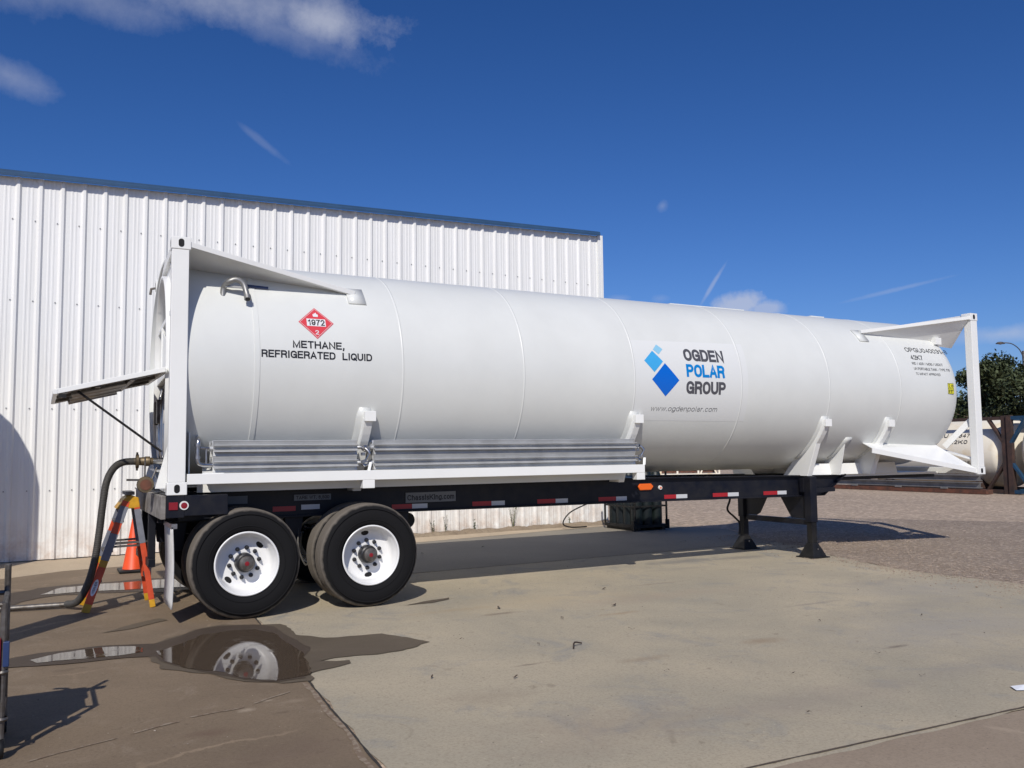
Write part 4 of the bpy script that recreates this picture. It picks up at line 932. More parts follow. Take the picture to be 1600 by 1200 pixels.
# conspicuity tape, on the web just above the lower flange
zt_ = lambda x: .962-.0055*max(0, x-2.4)
for a, b, c_ in ((2.44, 2.68, 2.87), (3.44, 3.69, 3.87), (4.32, 4.58, 4.76), (5.22, 5.49, 5.66), (6.27, 6.47, 6.66), (7.11, 7.38, 7.58), (8.05, 8.32, 8.50)):
    for x0, x1, mt in ((a, b, 'redtape'), (b+.002, c_, 'whitetape')):
        mb = MB(); mb.prism([(x0, zt_(x0)-.026), (x1, zt_(x1)-.026), (x1, zt_(x1)+.026), (x0, zt_(x0)+.026)], 1, .641, .6425); mb.build('reflective_tape', mt, r1)
for x0, x1, z, mt in ((1.12, 1.36, .99, 'redtape'), (1.42, 1.62, 1.0, 'whitetape'), (.12, .34, .985, 'redtape'), (9.09, 9.22, .94, 'whitetape')):
    mb = MB(); mb.prism([(x0, z-.026), (x1, z-.026), (x1, z+.026), (x0, z+.026)], 1, .641, .6425); mb.build('reflective_tape', mt, r1)
def plate(x0, x1, z0, z1, txt, th, mt='plategrey'):
    mb = MB(); mb.box(x0, x1, .630, .6425, z0, z1); p = mb.build('name_plate', mt, r1, bevel=.002)
    text_mesh(txt, x0+.02, x1-.02, (z0+z1)/2, th, lambda u, v, o: (u, .6295-o, v), 'ink', 'lettering', p, step=0, bold=.008)
plate(2.60, 3.22, 1.0, 1.115, 'ChassisKing.com', .062)
plate(1.34, 1.74, 1.07, 1.135, 'TARE WT. 6,500', .036)
mb = MB(); mb.box(.62, .86, .632, .6425, 1.06, 1.14); mb.build('name_plate', 'plategrey', r1)
# side marker lamps
mb = MB(); mb.prism([(5.86+.0, 1.04), (6.04, 1.04), (6.08, 1.085), (6.04, 1.125), (5.86, 1.125), (5.83, 1.085)], 1, .615, .6425); mb.build('marker_lamp', 'amber', r1, bevel=.01)
mb = MB(); mb.lathe([(0, -.02), (.026, -.02), (.03, 0)], (6.20, .6425, 1.065), 1, 20); o = mb.build('reflector', 'whiteplas', r1, smooth=True)
mb = MB(); mb.lathe([(0, -.022), (.014, -.022)], (6.20, .6405, 1.065), 1, 16); mb.build('reflector_centre', 'amber', o)
# crossmembers
for i, x in enumerate((.35, 1.35, 2.6, 3.6, 4.7, 5.7, 6.7, 7.7, 9.0)):
    mb = MB(); mb.box(x-.05, x+.05, .657, W_-.657, .98, 1.15); mb.build('crossmember', 'navy', tr)
# gooseneck
mb = MB(); mb.box(9.45, 12.05, .80, .92, 1.07, 1.114); mb.build('gooseneck_rail', 'navy', tr)
mb = MB(); mb.box(9.45, 12.05, W_-.92, W_-.80, 1.07, 1.114); mb.build('gooseneck_rail', 'navy', tr)
mb = MB(); mb.box(11.9, 12.05, .93, W_-.93, 1.07, 1.112); mb.build('front_bolster', 'navy', tr)
# rear bolster: dark full-width box with lamps, grey board behind
mb = MB(); mb.box(-.0, .16, .012, W_-.012, .985, 1.198); mb.box(.16, .55, .012, .10, 1.0, 1.19); mb.box(.16, .55, W_-.10, W_-.012, 1.0, 1.19); mb.box(.16, .60, .35, .60, .93, 1.15)
bo = mb.build('rear_bolster', 'navy', tr, bevel=.005)
mb = MB(); mb.box(-.045, -.002, .03, W_-.03, .975, 1.19); mb.build('bumper_board', 'wood', bo, bevel=.004)
mb = MB(); mb.box(.022, .10, .002, .0118, 1.06, 1.13); mb.build('marker_lamp', 'red', bo, bevel=.002)
mb = MB(); mb.lathe([(0, -.010), (.030, -.012), (.040, -.012), (.042, 0)], (.155, .011, 1.098), 1, 24); o = mb.build('reflector', 'whiteplas', bo, smooth=True)
mb = MB(); mb.lathe([(0, -.016), (.029, -.0135)], (.155, .011, 1.098), 1, 20); mb.build('reflector_centre', 'red', o)
# underride guard
mb = MB(); mb.box(-.03, .05, .45, .53, .50, .985); mb.box(-.03, .05, W_-.53, W_-.45, .50, .985); mb.box(-.05, .03, .10, W_-.10, .44, .53)
# fenders brackets behind wheels
mb = MB(); mb.box(-.04, .03, 1.05, 1.13, .50, .98); mb.box(-.04, .03, 1.70, 1.78, .50, .98); mb.box(-.045, .02, .95, W_-.2, .44, .52); mb.build('underride_guard', 'navy', tr, bevel=.004)
# mud flaps
for y0 in (.02, W_-.62):
    mb = MB(); n = 12; vs = []
    for i in range(n+1):
        z = .15+.75*i/n; bow = .012*math.sin(math.pi*i/n)+.006*(1-i/n)
        vs += [(.065+bow, y0, z), (.065+bow, y0+.56, z)]
    mb.add(vs, [(2*i, 2*i+1, 2*i+3, 2*i+2) for i in range(n)]); f = mb.build('mud_flap', 'flap', tr, smooth=True); sd = f.modifiers.new('s', 'SOLIDIFY'); sd.thickness = .012
    mb = MB(); mb.box(.05, .10, y0-.0, y0+.58, .885, .93); mb.build('flap_hanger', 'steel', f)
    mb = MB()
    for k, (yy, w) in enumerate(((.07, .12), (.24, .12), (.40, .10))):
        pass
    text_mesh('TEXAS', 0, .50, 0, .16, lambda u, v, o, y0=y0: (.065+.028-.014, y0+.53-u, .33+v) , 'greyink', 'lettering', f, step=0) if False else None
    for (za, zb_, ya, yb) in ((.60, .74, .12, .46), (.28, .36, .10, .48)):
        mb = MB(); mb.add([(.094 if za > .5 else .096, y0+ya, za), (.094 if za > .5 else .096, y0+yb, za), (.092, y0+yb, zb_), (.092, y0+ya, zb_)], [(0, 1, 2, 3)])
# wheels
TRD = .5237
def wheel(x, y_out, sgn, inner=False):
    """y_out: outboard face; sgn +1 = near side (outboard towards -y)"""
    w = .275; c = (0, 0, 0)
    P = [(.300, .03), (.315, .005), (.345, -.008), (.40, -.012), (.455, -.006), (.497, .012), (.514, .030), (.5205, .048), (TRD, .075)]
    prof = [(r, h) for r, h in P]
    # tread grooves
    g = [.09, .135, .185]
    for gy in g: prof += [(TRD, gy-.006), (TRD-.010, gy-.004), (TRD-.010, gy+.004), (TRD, gy+.006)]
    prof += [(r, w-h) for r, h in reversed(P)]
    mb = MB(); mb.lathe([(r, sgn*h) for r, h in prof], c, 1, 96)
    t = mb.build('tyre', 'tyre', tr, smooth=True, loc=(x, y_out, TRD), angle=50)
    # raised sidewall rings
    mb = MB()
    for rr in (.36, .47):
        mb.lathe([(rr-.006, sgn*-.010), (rr-.003, sgn*-.0145), (rr+.003, sgn*-.0145), (rr+.006, sgn*-.008)], c, 1, 96)
    mb.build('sidewall_ring', 'tyre', t, smooth=True)
    if not inner:
        rimp = [(.302, .004), (.306, -.006), (.298, -.012), (.290, -.008), (.287, .012), (.282, .035), (.270, .055), (.262, .08), (.258, .115), (.247, .137), (.225, .148), (.19, .150), (.155, .146), (.132, .142), (.10, .142), (.0, .142)]
    else:
        rimp = [(.302, .004), (.306, -.006), (.298, -.012), (.287, .012), (.27, .05), (.26, .12), (.2, .14), (0, .14)]
    mb = MB(); mb.lathe([(r, sgn*h) for r, h in rimp], c, 1, 72); rim = mb.build('rim', 'rim', t, smooth=True, angle=50)
    mb = MB(); mb.lathe([(.300, sgn*(w-.004)), (.306, sgn*(w+.006)), (.29, sgn*(w+.008)), (.27, sgn*(w-.05)), (.25, sgn*.16)], c, 1, 48); mb.build('inner_rim', 'rim', t, smooth=True)
    if inner: return t
    mb = MB(); mb.lathe([(.095, sgn*.143), (.093, sgn*.09), (.088, sgn*.06), (.075, sgn*.05), (.074, sgn*.035), (0, sgn*.035)], c, 1, 32); hub = mb.build('hub', 'hub', t, smooth=True)
    mb = MB(); mb.lathe([(.070, sgn*.040), (.070, sgn*.012), (.062, sgn*.002), (.045, sgn*-.002), (0, sgn*-.002)], c, 1, 28); mb.build('hub_cap', 'dullsteel', t, smooth=True)
    mb = MB(); mb.lathe([(.022, sgn*-.001), (.020, sgn*-.005), (0, sgn*-.007)], c, 1, 20); mb.build('hub_window', 'red', t, smooth=True)
    for k in range(5):
        pass
    a0 = R_(9 if x < 1.5 else 20)
    for k in range(10):
        a = 2*math.pi*k/10+a0; cx_, cz_ = .1425*math.cos(a), .1425*math.sin(a)
        mb = MB(); mb.lathe([(.021, sgn*.146), (.021, sgn*.132), (.0165, sgn*.130), (.0165, sgn*.112), (.009, sgn*.110), (.009, sgn*.090), (0, sgn*.090)], (cx_, 0, cz_), 1, 10)
        mb.build('lug_nut', 'hub', t, smooth=True)
    for k in range(2):
        a = math.pi*k+(R_(47) if x < 1.5 else R_(95)); mb = MB(); ca, sa = math.cos(a), math.sin(a); vs = []
        n = 20
        for q in range(n):
            th = 2*math.pi*q/n; du, dv = .040*math.cos(th), .026*math.sin(th)
            rr = .217+dv; hh = .1455+.0 if dv < 0 else .1455-.0
            vs.append(((.217+dv)*ca-du*sa, sgn*(.1468-max(0, dv)*.25), (.217+dv)*sa+du*ca))
        mb.add(vs, [tuple(range(n))]); mb.build('hand_hole', 'black', t)
    return t
for x in (.733, 1.974):
    wheel(x, .0, 1); wheel(x, .325, 1, True); wheel(x, W_, -1); wheel(x, W_-.325, -1, True)
    mb = MB(); mb.tube([(x, .58, TRD), (x, W_-.58, TRD)], .065, 16); mb.build('axle', 'black', tr, smooth=True)
    for y in (.62, W_-.62):
        mb = MB(); mb.lathe([(0, -.1), (.2, -.1), (.21, -.08), (.21, .08), (.2, .1), (0, .1)], (x, y, TRD), 1, 28); mb.build('brake_drum', 'black', tr, smooth=True)
        mb = MB()
        for q in range(4):
            l = .48-.09*q; mb.add([(x-l, y+.10, TRD+.13+.10*(l/.48)**2-.018*q+.03), (x, y+.10, TRD+.13-.018*q+.03), (x+l, y+.10, TRD+.13+.10*(l/.48)**2-.018*q+.03), (x-l, y+.18, TRD+.13+.10*(l/.48)**2-.018*q+.03), (x, y+.18, TRD+.13-.018*q+.03), (x+l, y+.18, TRD+.13+.10*(l/.48)**2-.018*q+.03)], [(0, 1, 4, 3), (1, 2, 5, 4)])
        s_ = mb.build('leaf_spring', 'black', tr); sd = s_.modifiers.new('s', 'SOLIDIFY'); sd.thickness = .012
for y in (.66, W_-.76):
    for x in (.18, 1.35, 2.55):
        mb = MB(); mb.prism([(x-.10, .90), (x+.10, .90), (x+.06, .62), (x-.06, .62)], 1, y, y+.10); mb.build('spring_hanger', 'navy', tr, bevel=.004)
mb = MB(); mb.tube([(.95, .75, .75), (.95, W_-.75, .75)], .09, 16); mb.build('air_tank', 'black', tr, smooth=True)
mb = MB(); mb.tube([(2.75, .95, .78), (2.75, W_-.95, .78)], .09, 18); mb.build('air_tank', 'black', tr, smooth=True)
# cable loop between the wheels
mb = MB(); mb.tube(smooth_path([(1.42, .7, .85), (1.38, .6, .6), (1.45, .55, .4), (1.52, .6, .55), (1.56, .7, .8)], 6), .01, 6); mb.build('air_line', 'hose', tr, smooth=True)
# landing legs
for y, s_ in ((.47, 1), (W_-.47-.12, -1)):
    mb = MB(); mb.box(8.735, 8.865, y-.06, y+.06, .50, 1.15); leg = mb.build('landing_leg', 'navy', tr, bevel=.006)
    mb = MB(); mb.box(8.75, 8.85, y-.048, y+.048, .17, .50); mb.build('leg_tube', 'black', leg, bevel=.004)
    mb = MB(); a, b = .055, .135
    vs = [(8.80-a, y-a, .20), (8.80+a, y-a, .20), (8.80+a, y+a, .20), (8.80-a, y+a, .20), (8.80-b, y-b, .014), (8.80+b, y-b, .014), (8.80+b, y+b, .014), (8.80-b, y+b, .014)]
    mb.add(vs, [(0, 1, 2, 3), (4, 5, 6, 7), (0, 4, 5, 1), (1, 5, 6, 2), (2, 6, 7, 3), (3, 7, 4, 0)]); mb.build('leg_foot', 'black', leg)
    mb = MB(); mb.box(8.80-.17, 8.80+.17, y-.16, y+.16, -.001, .013); mb.build('foot_plate', 'black', leg)
    mb = MB(); mb.lathe([(0, -.003), (.012, -.003), (.012, 0)], (8.80, y-.10, .12), 1, 10); mb.build('foot_bolt', 'steel', leg)
    mb = MB(); yy = [(y+.06*s_, 1.0), (y+.06*s_, .52), (y+.20*s_, .52), (y+.26*s_, .56), (y+.52*s_, .86), (y+.52*s_, 1.0)]
    if s_ > 0: yy = [(y+.06, 1.0), (y+.06, .54), (y+.36, .54), (y+.58, .86), (y+.58, 1.0)]
    else: yy = [(y-.06, 1.0), (y-.06, .54), (y-.30, .54), (y-.38, .58), (y-.56, .86), (y-.56, 1.0)]
    mb.prism(yy, 0, 8.78, 8.79); mb.build('wing_plate', 'navy', leg)
    mb = MB(); mb.bar((8.8, y, .95), (9.4, y+.1*s_, .95), .04, .06); mb.box(8.72, 8.88, min(y+.055*s_, .60 if s_ > 0 else W_-.60), max(y+.055*s_, .60 if s_ > 0 else W_-.60), .93, 1.13); mb.build('leg_bracket', 'navy', leg)
mb = MB(); mb.box(8.77, 8.83, .535, W_-.66, .455, .535); mb.build('cross_brace', 'navy', tr, bevel=.004)
mb = MB(); mb.tube(smooth_path([(8.50, 1.80, .92), (8.47, 1.80, .76), (8.42, 1.80, .62), (8.56, 1.80, .50), (8.66, 1.80, .40), (8.65, 1.80, .22)], 6), .016, 8); mb.build('crank_handle', 'black', tr, smooth=True)
mb = MB(); mb.box(6.0, 6.35, .75, 1.7, .95, 1.19); mb.build('tool_box', 'navy', tr)

# ------------------------------------------------------------------ transfer hose, coupling, valve
hs = empty('transfer_hose', (0, 0, 0)); tag(hs, 'thick dark flexible transfer hose hanging from rear coupling to the ground', 'hose')
hp = smooth_path([(-.17, .97, 1.508), (-.30, .97, 1.50), (-.385, .975, 1.44), (-.445, 1.0, 1.30), (-.475, 1.03, 1.05), (-.495, 1.07, .80), (-.53, 1.13, .50), (-.585, 1.25, .26), (-.66, 1.42, .09), (-.75, 1.62, .042)], 8)
mb = MB(); mb.tube(hp, .034, 16); h_ = mb.build('hose_body', 'hose', hs, smooth=True)
mb = MB()
for i in range(0, len(hp)-1):
    d = (hp[i+1]-hp[i]); 
    for t in (0, .5):
        c = hp[i]+d*t; mb.tube([c-d.normalized()*.004, c, c+d.normalized()*.004], [.034, .0365, .034], 16, False)
mb.build('hose_rib', 'hose', h_, smooth=True)
mb = MB(); mb.tube([(-.75, 1.62, .04), (-1.45, 1.75, .032), (-2.3, 1.8, .032)], .028, 12); mb.build('hose_end_pipe', 'dullsteel', hs, smooth=True)
cp = empty('coupling', (0, 0, 0)); cp.parent = hs
bpy.data.objects.remove(cp)
mb = MB(); mb.lathe([(.0, -.20), (.035, -.20), (.035, -.185), (.072, -.18), (.072, -.155), (.04, -.15), (.044, -.10), (.05, -.09), (.05, -.05), (.036, -.045), (.036, -.02), (0, -.02)], (0, .97, 1.508), 0, 20); mb.build('hose_coupling', 'brass', hs, smooth=True)
for zz in (1.60, 1.415):
    mb = MB(); mb.box(-.178, -.160, .955, .985, min(zz, 1.508), max(zz, 1.508)); mb.build('coupling_lug', 'brass', hs)
mb = MB(); mb.tube([(-.05, .97, 1.508), (.30, .97, 1.508)], .03, 16); mb.build('fill_pipe', 'steel', tank, smooth=True)
vv = empty('drain_valve', (0, 0, 0)); bpy.data.objects.remove(vv)
mb = MB(); mb.lathe([(0, -.06), (.075, -.055), (.08, -.01), (.05, .0), (.045, .06), (.055, .10), (0, .10)], (-.13, .55, 1.285), 1, 20); va = mb.build('drain_valve', 'brass', tank, smooth=True)
mb = MB(); mb.lathe([(0, -.058), (.052, -.058)], (-.13, .545, 1.285), 1, 20); mb.build('valve_cap', 'rust', va)
mb = MB(); mb.bar((-.15, .52, 1.33), (-.30, .50, 1.335), .03, .02); mb.tube([(-.13, .6, 1.55), (-.13, .6, 1.33)], .008, 6); mb.tube([(-.08, .6, 1.3), (-.02, .62, 1.45)], .008, 6); mb.tube([(-.02, .6, 1.28), (.03, .62, 1.45)], .008, 6); mb.build('valve_lever', 'dullsteel', va)
mb = MB(); mb.tube([(0, .55, 1.30), (.1, .6, 1.30), (.25, .7, 1.45)], .03, 10); mb.build('drain_pipe', 'brass', va, smooth=True)

# ------------------------------------------------------------------ step ladder
ld = empty('step_ladder', (-.28, 1.4, 0)); tag(ld, 'orange fibreglass step ladder with yellow feet and grey taped rails standing behind the trailer', 'ladder')
def lp(x, y, z): return (x+.28, y-1.4, z)
def seg_rail(p, q, parts, w, h, name='rail'):
    p = Vector(p); q = Vector(q); first = None
    for a, b, mt in parts:
        mb = MB(); u = p.lerp(q, a); v = p.lerp(q, b)
        mb.bar(u, v, w if mt not in ('ladderg',) else w+.005, h if mt not in ('ladderg',) else h+.005, (0, 1, 0))
        o = mb.build(name if mt == 'laddero' else ('tape_wrap' if mt == 'ladderg' else 'foot_boot'), mt, ld, bevel=.003)
for y, yt in ((1.23, 1.27), (1.74, 1.60)):
    seg_rail(lp(-.595, y, .0), lp(-.235, yt, 1.10), ((0, .075, 'laddery'), (.075, .40, 'laddero'), (.40, .46, 'laddery'), (.46, .70, 'ladderg'), (.70, .8, 'laddero'), (.8, .95, 'ladderg'), (.95, 1.0, 'laddero')), .075, .03)
    seg_rail(lp(.035, y, .0), lp(-.145, yt, 1.10), ((0, .07, 'laddery'), (.07, .60, 'laddero'), (.60, .92, 'ladderg'), (.92, 1.0, 'laddero')), .055, .025)
for i in range(1, 4):
    t = i*.27; x = -.595+(.36)*t; z = 1.10*t; yi = .04*t
    mb = MB(); mb.box(*sorted((x+.28-.04, x+.28+.05)), 1.245+yi-1.4, 1.725-.14*t-1.4, z-.012, z+.012); mb.build('step', 'dullsteel', ld)
for z in (.3, .75):
    t = z/1.1; x = .035-.18*t; mb = MB(); mb.bar(lp(x, 1.25, z), lp(x, 1.70-.1*t, z), .02, .04); mb.build('back_rung', 'dullsteel', ld)
for y in (1.262, 1.655):
    mb = MB(); mb.bar(lp(-.36, y, .665), lp(-.02, y, .675), .012, .022); mb.bar(lp(-.36, y+.015, .635), lp(-.02, y+.015, .64), .012, .022); mb.build('spreader', 'dullsteel', ld)
mb = MB(); mb.prism([(-.28+.28-.05, 1.02), (-.12+.28+.02, 1.02), (-.12+.28, 1.13), (-.20+.28, 1.16), (-.25+.28, 1.13)], 1, 1.255-1.4, 1.635-1.4); mb.build('top_cap', 'laddery', ld, bevel=.008)
mb = MB(); mb.box(.03, .12, -.16, .22, 1.16, 1.195); mb.build('tool_tray', 'dullsteel', ld, bevel=.003)
# badge on the near front rail
p = Vector(lp(-.595, 1.23, 0)); q = Vector(lp(-.235, 1.27, 1.10)); d = (q-p).normalized(); c0 = p.lerp(q, .22)+Vector((0, -.0172, 0)); side = Vector((d.z, 0, -d.x))
pts = [(c0+d*(.085*math.cos(2*math.pi*k/24))+side*(.026*math.sin(2*math.pi*k/24))) for k in range(24)]
mb = MB(); mb.add(pts, [tuple(range(24))]); bd = mb.build('badge', 'paper', ld)
text_mesh('WERNER', -.058, .058, 0, .022, lambda u, v, o: tuple(c0+d*u-side*v*1.0+Vector((0, -.002, 0))), 'cloth', 'lettering', bd, step=0, bold=.02)

# ------------------------------------------------------------------ traffic cone
cn = empty('traffic_cone', (.12, 4.36, 0)); tag(cn, 'bright orange traffic cone on black base standing beyond the ladder', 'traffic cone')
mb = MB(); mb.lathe([(.0, .72), (.022, .72), (.028, .70), (.135, .05), (.14, .04)], (0, 0, 0), 2, 32); mb.build('cone_body', 'cone', cn, smooth=True)
mb = MB(); mb.box(-.19, .19, -.19, .19, .0, .042); mb.build('base', 'black', cn, bevel=.015)

# ------------------------------------------------------------------ gas cylinder pack under the far side
pk = empty('cylinder_pack', (9.50, 5.66, 0)); tag(pk, 'dark gas cylinder pack on a steel skid beside the warehouse corner', 'gas cylinder rack')
rp = random.Random(2)
for i in range(3):
    for j in range(4):
        mb = MB(); mb.lathe([(.0, .10), (.11, .10), (.116, .13), (.116, 1.0), (.10, 1.10), (.05, 1.17), (.03, 1.19), (.03, 1.25), (0, 1.25)], (-.24+i*.24, -.36+j*.24, 0), 2, 20); mb.build('gas_cylinder', 'bottle', pk, smooth=True)
mb = MB(); mb.box(-.40, .40, -.52, .52, .05, .11)
for x in (-.34, .26): mb.box(x, x+.08, -.52, .52, -.002, .05)
mb.box(-.44, -.38, -.54, -.46, .0, .2); mb.box(.38, .43, -.54, -.46, .02, .2); mb.build('skid', 'black', pk, bevel=.004)
for z in (.45, .98):
    mb = MB(); mb.box(-.385, .385, -.505, -.49, z, z+.03); mb.box(-.385, .385, .49, .505, z, z+.03); mb.box(-.385, -.37, -.49, .49, z, z+.03); mb.box(.37, .385, -.49, .49, z, z+.03); mb.build('guard_rail', 'black', pk)
for x in (-.40, .37):
    for y in (-.52, .49): mb = MB(); mb.box(x, x+.03, y, y+.03, .11, 1.2); mb.build('guard_post', 'black', pk)
mb = MB(); mb.tube(smooth_path([(-.3, -.3, 1.26), (-.1, -.32, 1.3), (.1, -.3, 1.26), (.3, -.32, 1.3)], 6), .012, 8)
for k in range(6):
    mb.tube([(-.2+.06*k, -.36, 1.12), (-.14+.06*k, -.34, 1.28)], .012, 6)
mb.build('manifold', 'cloth', pk, smooth=True)
# black hose at the wall
ho = MB(); ho.tube(smooth_path([(9.25, 6.05, 1.0), (9.0, 6.1, .62), (8.72, 6.2, .50), (8.36, 6.3, .33), (8.22, 6.35, .12), (8.38, 6.32, .035), (8.75, 6.3, .03)], 8), .014, 8)
o = ho.build('hanging_hose', 'black', smooth=True); tag(o, 'thin black hose looping down to the ground left of the cylinder pack', 'hose')

# ------------------------------------------------------------------ cart at the left edge
ct = empty('hand_cart', (-1.17, -3.23, 0)); tag(ct, 'dark steel equipment cart with blue fitting cut by the left photo edge', 'cart')
def cpnt(x, y, z): return (x+1.17, y+3.23, z)
for x, y in ((-1.18, -3.22), (-1.18, -2.75), (-1.95, -3.22), (-1.95, -2.75)):
    mb = MB(); mb.tube([cpnt(x, y, .10), cpnt(x, y, .80 if y < -3 else .95)], .017, 10); mb.build('upright', 'dullsteel', ct, smooth=True)
    mb = MB(); mb.lathe([(0, -.018), (.045, -.018), (.05, -.01), (.05, .01), (.045, .018), (0, .018)], cpnt(x, y, .05), 0, 18); mb.build('caster', 'black', ct, smooth=True)
mb = MB()
for z in (.20, .50, .79):
    for a, b in (((-1.18, -3.22), (-1.95, -3.22)), ((-1.18, -2.75), (-1.95, -2.75)), ((-1.18, -3.22), (-1.18, -2.75)), ((-1.95, -3.22), (-1.95, -2.75))): mb.tube([cpnt(*a, z), cpnt(*b, z)], .014, 8)
mb.build('cart_rail', 'dullsteel', ct, smooth=True)
mb = MB(); mb.box(-.72, -.05, .03, .45, .14, .78); mb.box(-.62, -.12, .10, .40, .78, .93); mb.build('machine_housing', 'cloth', ct, bevel=.02)
mb = MB(); mb.box(-.010, .020, -.022, .004, .47, .60); mb.build('blue_clamp', 'cloth', ct, bevel=.004)
mb = MB(); mb.box(-.045, -.02, -.02, .01, .30, .62); mb.build('red_strap', 'red', ct, bevel=.004)
mb = MB(); mb.tube(smooth_path([(-.36, .1, .75), (-.34, .12, 1.0), (-.30, .3, 1.02), (-.32, .45, .93)], 6), .014, 8); mb.tube([(-.3, .2, .75), (-.22, .2, 1.05), (-.1, .2, 1.05)], .03, 8); mb.build('push_handle', 'dullsteel', ct, smooth=True)
mb = MB(); mb.lathe([(.03, -.01), (.036, 0), (.03, .01)], (-.01, .01, .20), 2, 14); mb.lathe([(.024, -.01), (.03, 0), (.024, .01)], (-.01, .01, .44), 2, 14); mb.build('pipe_collar', 'dullsteel', ct, smooth=True)

# ------------------------------------------------------------------ guessed shapes added just out of frame on the left for their shadows
def guessed_shadow_tank():  # unseen caster, domed outline guessed from the wall shadow
    r = empty('guessed_shadow_tank', (-3.05, 4.75, 0)); tag(r, 'unseen upright white tank left of frame, guessed and added to cast the round wall shadow', 'storage tank')
    mb = MB(); mb.lathe([(0, 3.92), (.2, 3.90), (.45, 3.80), (.66, 3.62), (.78, 3.38), (.82, 3.15), (.82, .35), (.78, .25), (0, .25)], (0, 0, 0), 2, 48); mb.build('vessel', 'shell', r, smooth=True)
    for a in range(4):
        t = math.pi/4+math.pi/2*a; mb = MB(); mb.box(.66*math.cos(t)-.06, .66*math.cos(t)+.06, .66*math.sin(t)-.06, .66*math.sin(t)+.06, 0, .5); mb.build('leg', 'white', r)
guessed_shadow_tank()
def stand():  # added caster; mast leaned and widened to shape the band of shadow
    r = empty('guessed_shadow_stand', (-2.02, -.73, 0)); tag(r, 'unseen tall steel stand left of frame, made up and shaped to cast the long ground shadow', 'stand')
    tip = Vector((.30, -.02, 2.34))
    mb = MB(); mb.bar((0, 0, .02), (.24, .0, 1.88), .46, .03, (0, 1, 0)); mb.bar((.24, 0, 1.83), tuple(tip), .22, .03, (0, 1, 0)); mb.build('mast', 'dullsteel', r)
    mb = MB(); mb.bar((.20, -.08, 1.85), (.34, -.14, 2.3), .03, .03, (0, 1, 0)); mb.bar((.28, .02, 2.34), (.38, -.13, 2.34), .04, .03); mb.build('hook', 'dullsteel', r)
    mb = MB(); mb.box(-.35, .10, -.25, .25, .0, .03); mb.build('base_plate', 'dullsteel', r)
stand()

# ------------------------------------------------------------------ far containers, beams, trees, lamp
def iso20(yc, xf, frame, lab, texts):
    r = empty('tank_container', (xf, yc, 0)); tag(r, lab, 'tank container', 'stored tank containers at the back of the yard')
    hl = 3.03; w = 2.438; h = 2.56
    prof = [(1.17*max(0, math.cos(t))**.8, -2.45-.40*math.sin(t)) for t in [math.pi/2*i/8 for i in range(8, -1, -1)]]
    prof += [(1.17, -1.2), (1.17, 0), (1.17, 1.2)]+[(1.17*max(0, math.cos(t))**.8, 2.45+.40*math.sin(t)) for t in [math.pi/2*i/8 for i in range(9)]]
    mb = MB(); mb.lathe(prof, (w/2, 0, 1.34), 1, 64); v = mb.build('vessel', 'cream', r, smooth=True)
    for y0 in (-hl, hl-.16):
        for x0 in (0, w-.16):
            mb = MB(); mb.box(x0, x0+.16, y0, y0+.16, 0, h); mb.build('corner_post', 'brownframe' if y0 > 0 and frame == 'blueframe' else frame, r)
        for z in (0.02, h-.16):
            mb = MB(); mb.box(.16, w-.16, y0+.02, y0+.14, z, z+.13); mb.build('end_rail', frame, r)
    for x0 in (.02, w-.13):
        for z in (.02, h-.14):
            mb = MB(); mb.box(x0, x0+.11, -hl+.16, hl-.16, z, z+.11); mb.build('side_rail', frame, r)
        for s in (-1, 1):
            mb = MB(); xx = x0+.055
            mb.bar((xx, s*(hl-.12), 1.66), (xx, s*(hl-.62), h-.10), .07, .16, (1, 0, 0)); mb.build('corner_brace', frame, r)
            mb = MB(); mb.bar((xx, s*(hl-.12), 1.0), (xx, s*(hl-.72), .12), .07, .14, (1, 0, 0)); mb.build('corner_brace', frame, r)
    for s in (-1, 1):
        mb = MB(); mb.box(.25, w-.25, s*1.8-.05, s*1.8+.05, .13, .45); mb.build('saddle', frame, r)
    fn = lambda u, vv, o: (w/2-(1.17+.012)*math.cos(vv/1.17), -u, 1.34+(1.182)*math.sin(vv/1.17))
    for (s, u0, u1, c, hh) in texts: text_mesh(s, u0, u1, c, hh, fn, 'ink', 'lettering', v, bold=.01, step=.06)
    return r, v, fn
a1, v1, f1 = iso20(5.62, 26.7, 'blueframe', 'cream tank container in a blue corner-braced frame at the right edge', [('TMLU 998480', -2.15, -.75, .50, .15), ('22K0', -1.5, -.98, .26, .13), ('ETHYLENE', -1.62, -.55, .03, .12), ('REFRIGERATED', -1.80, -.35, -.17, .12), ('LIQUID', -1.35, -.62, -.38, .12)])
decal_poly([(-1.35, -.98), (-.35, -.98), (-.35, -.55), (-1.35, -.55)], f1, 'bluebig', 'company_panel', v1, 0, .08)
text_mesh('M', -1.28, -.9, -.765, .34, lambda u, vv, o: tuple(a+b for a, b in zip(f1(u, vv, o), (-.01, 0, 0))), 'vinyl', 'lettering', v1, bold=.02, step=.06)
iso20(11.72, 26.75, 'brownframe', 'cream tank container in a rusty brown frame left of the blue one', [('TMLU 998475 1', .15, 2.0, .62, .15), ('22K0', .95, 1.6, .38, .13), ('ETHYLENE', .9, 1.7, -.32, .1), ('REFRIGERATED', .7, 1.7, -.5, .1)])
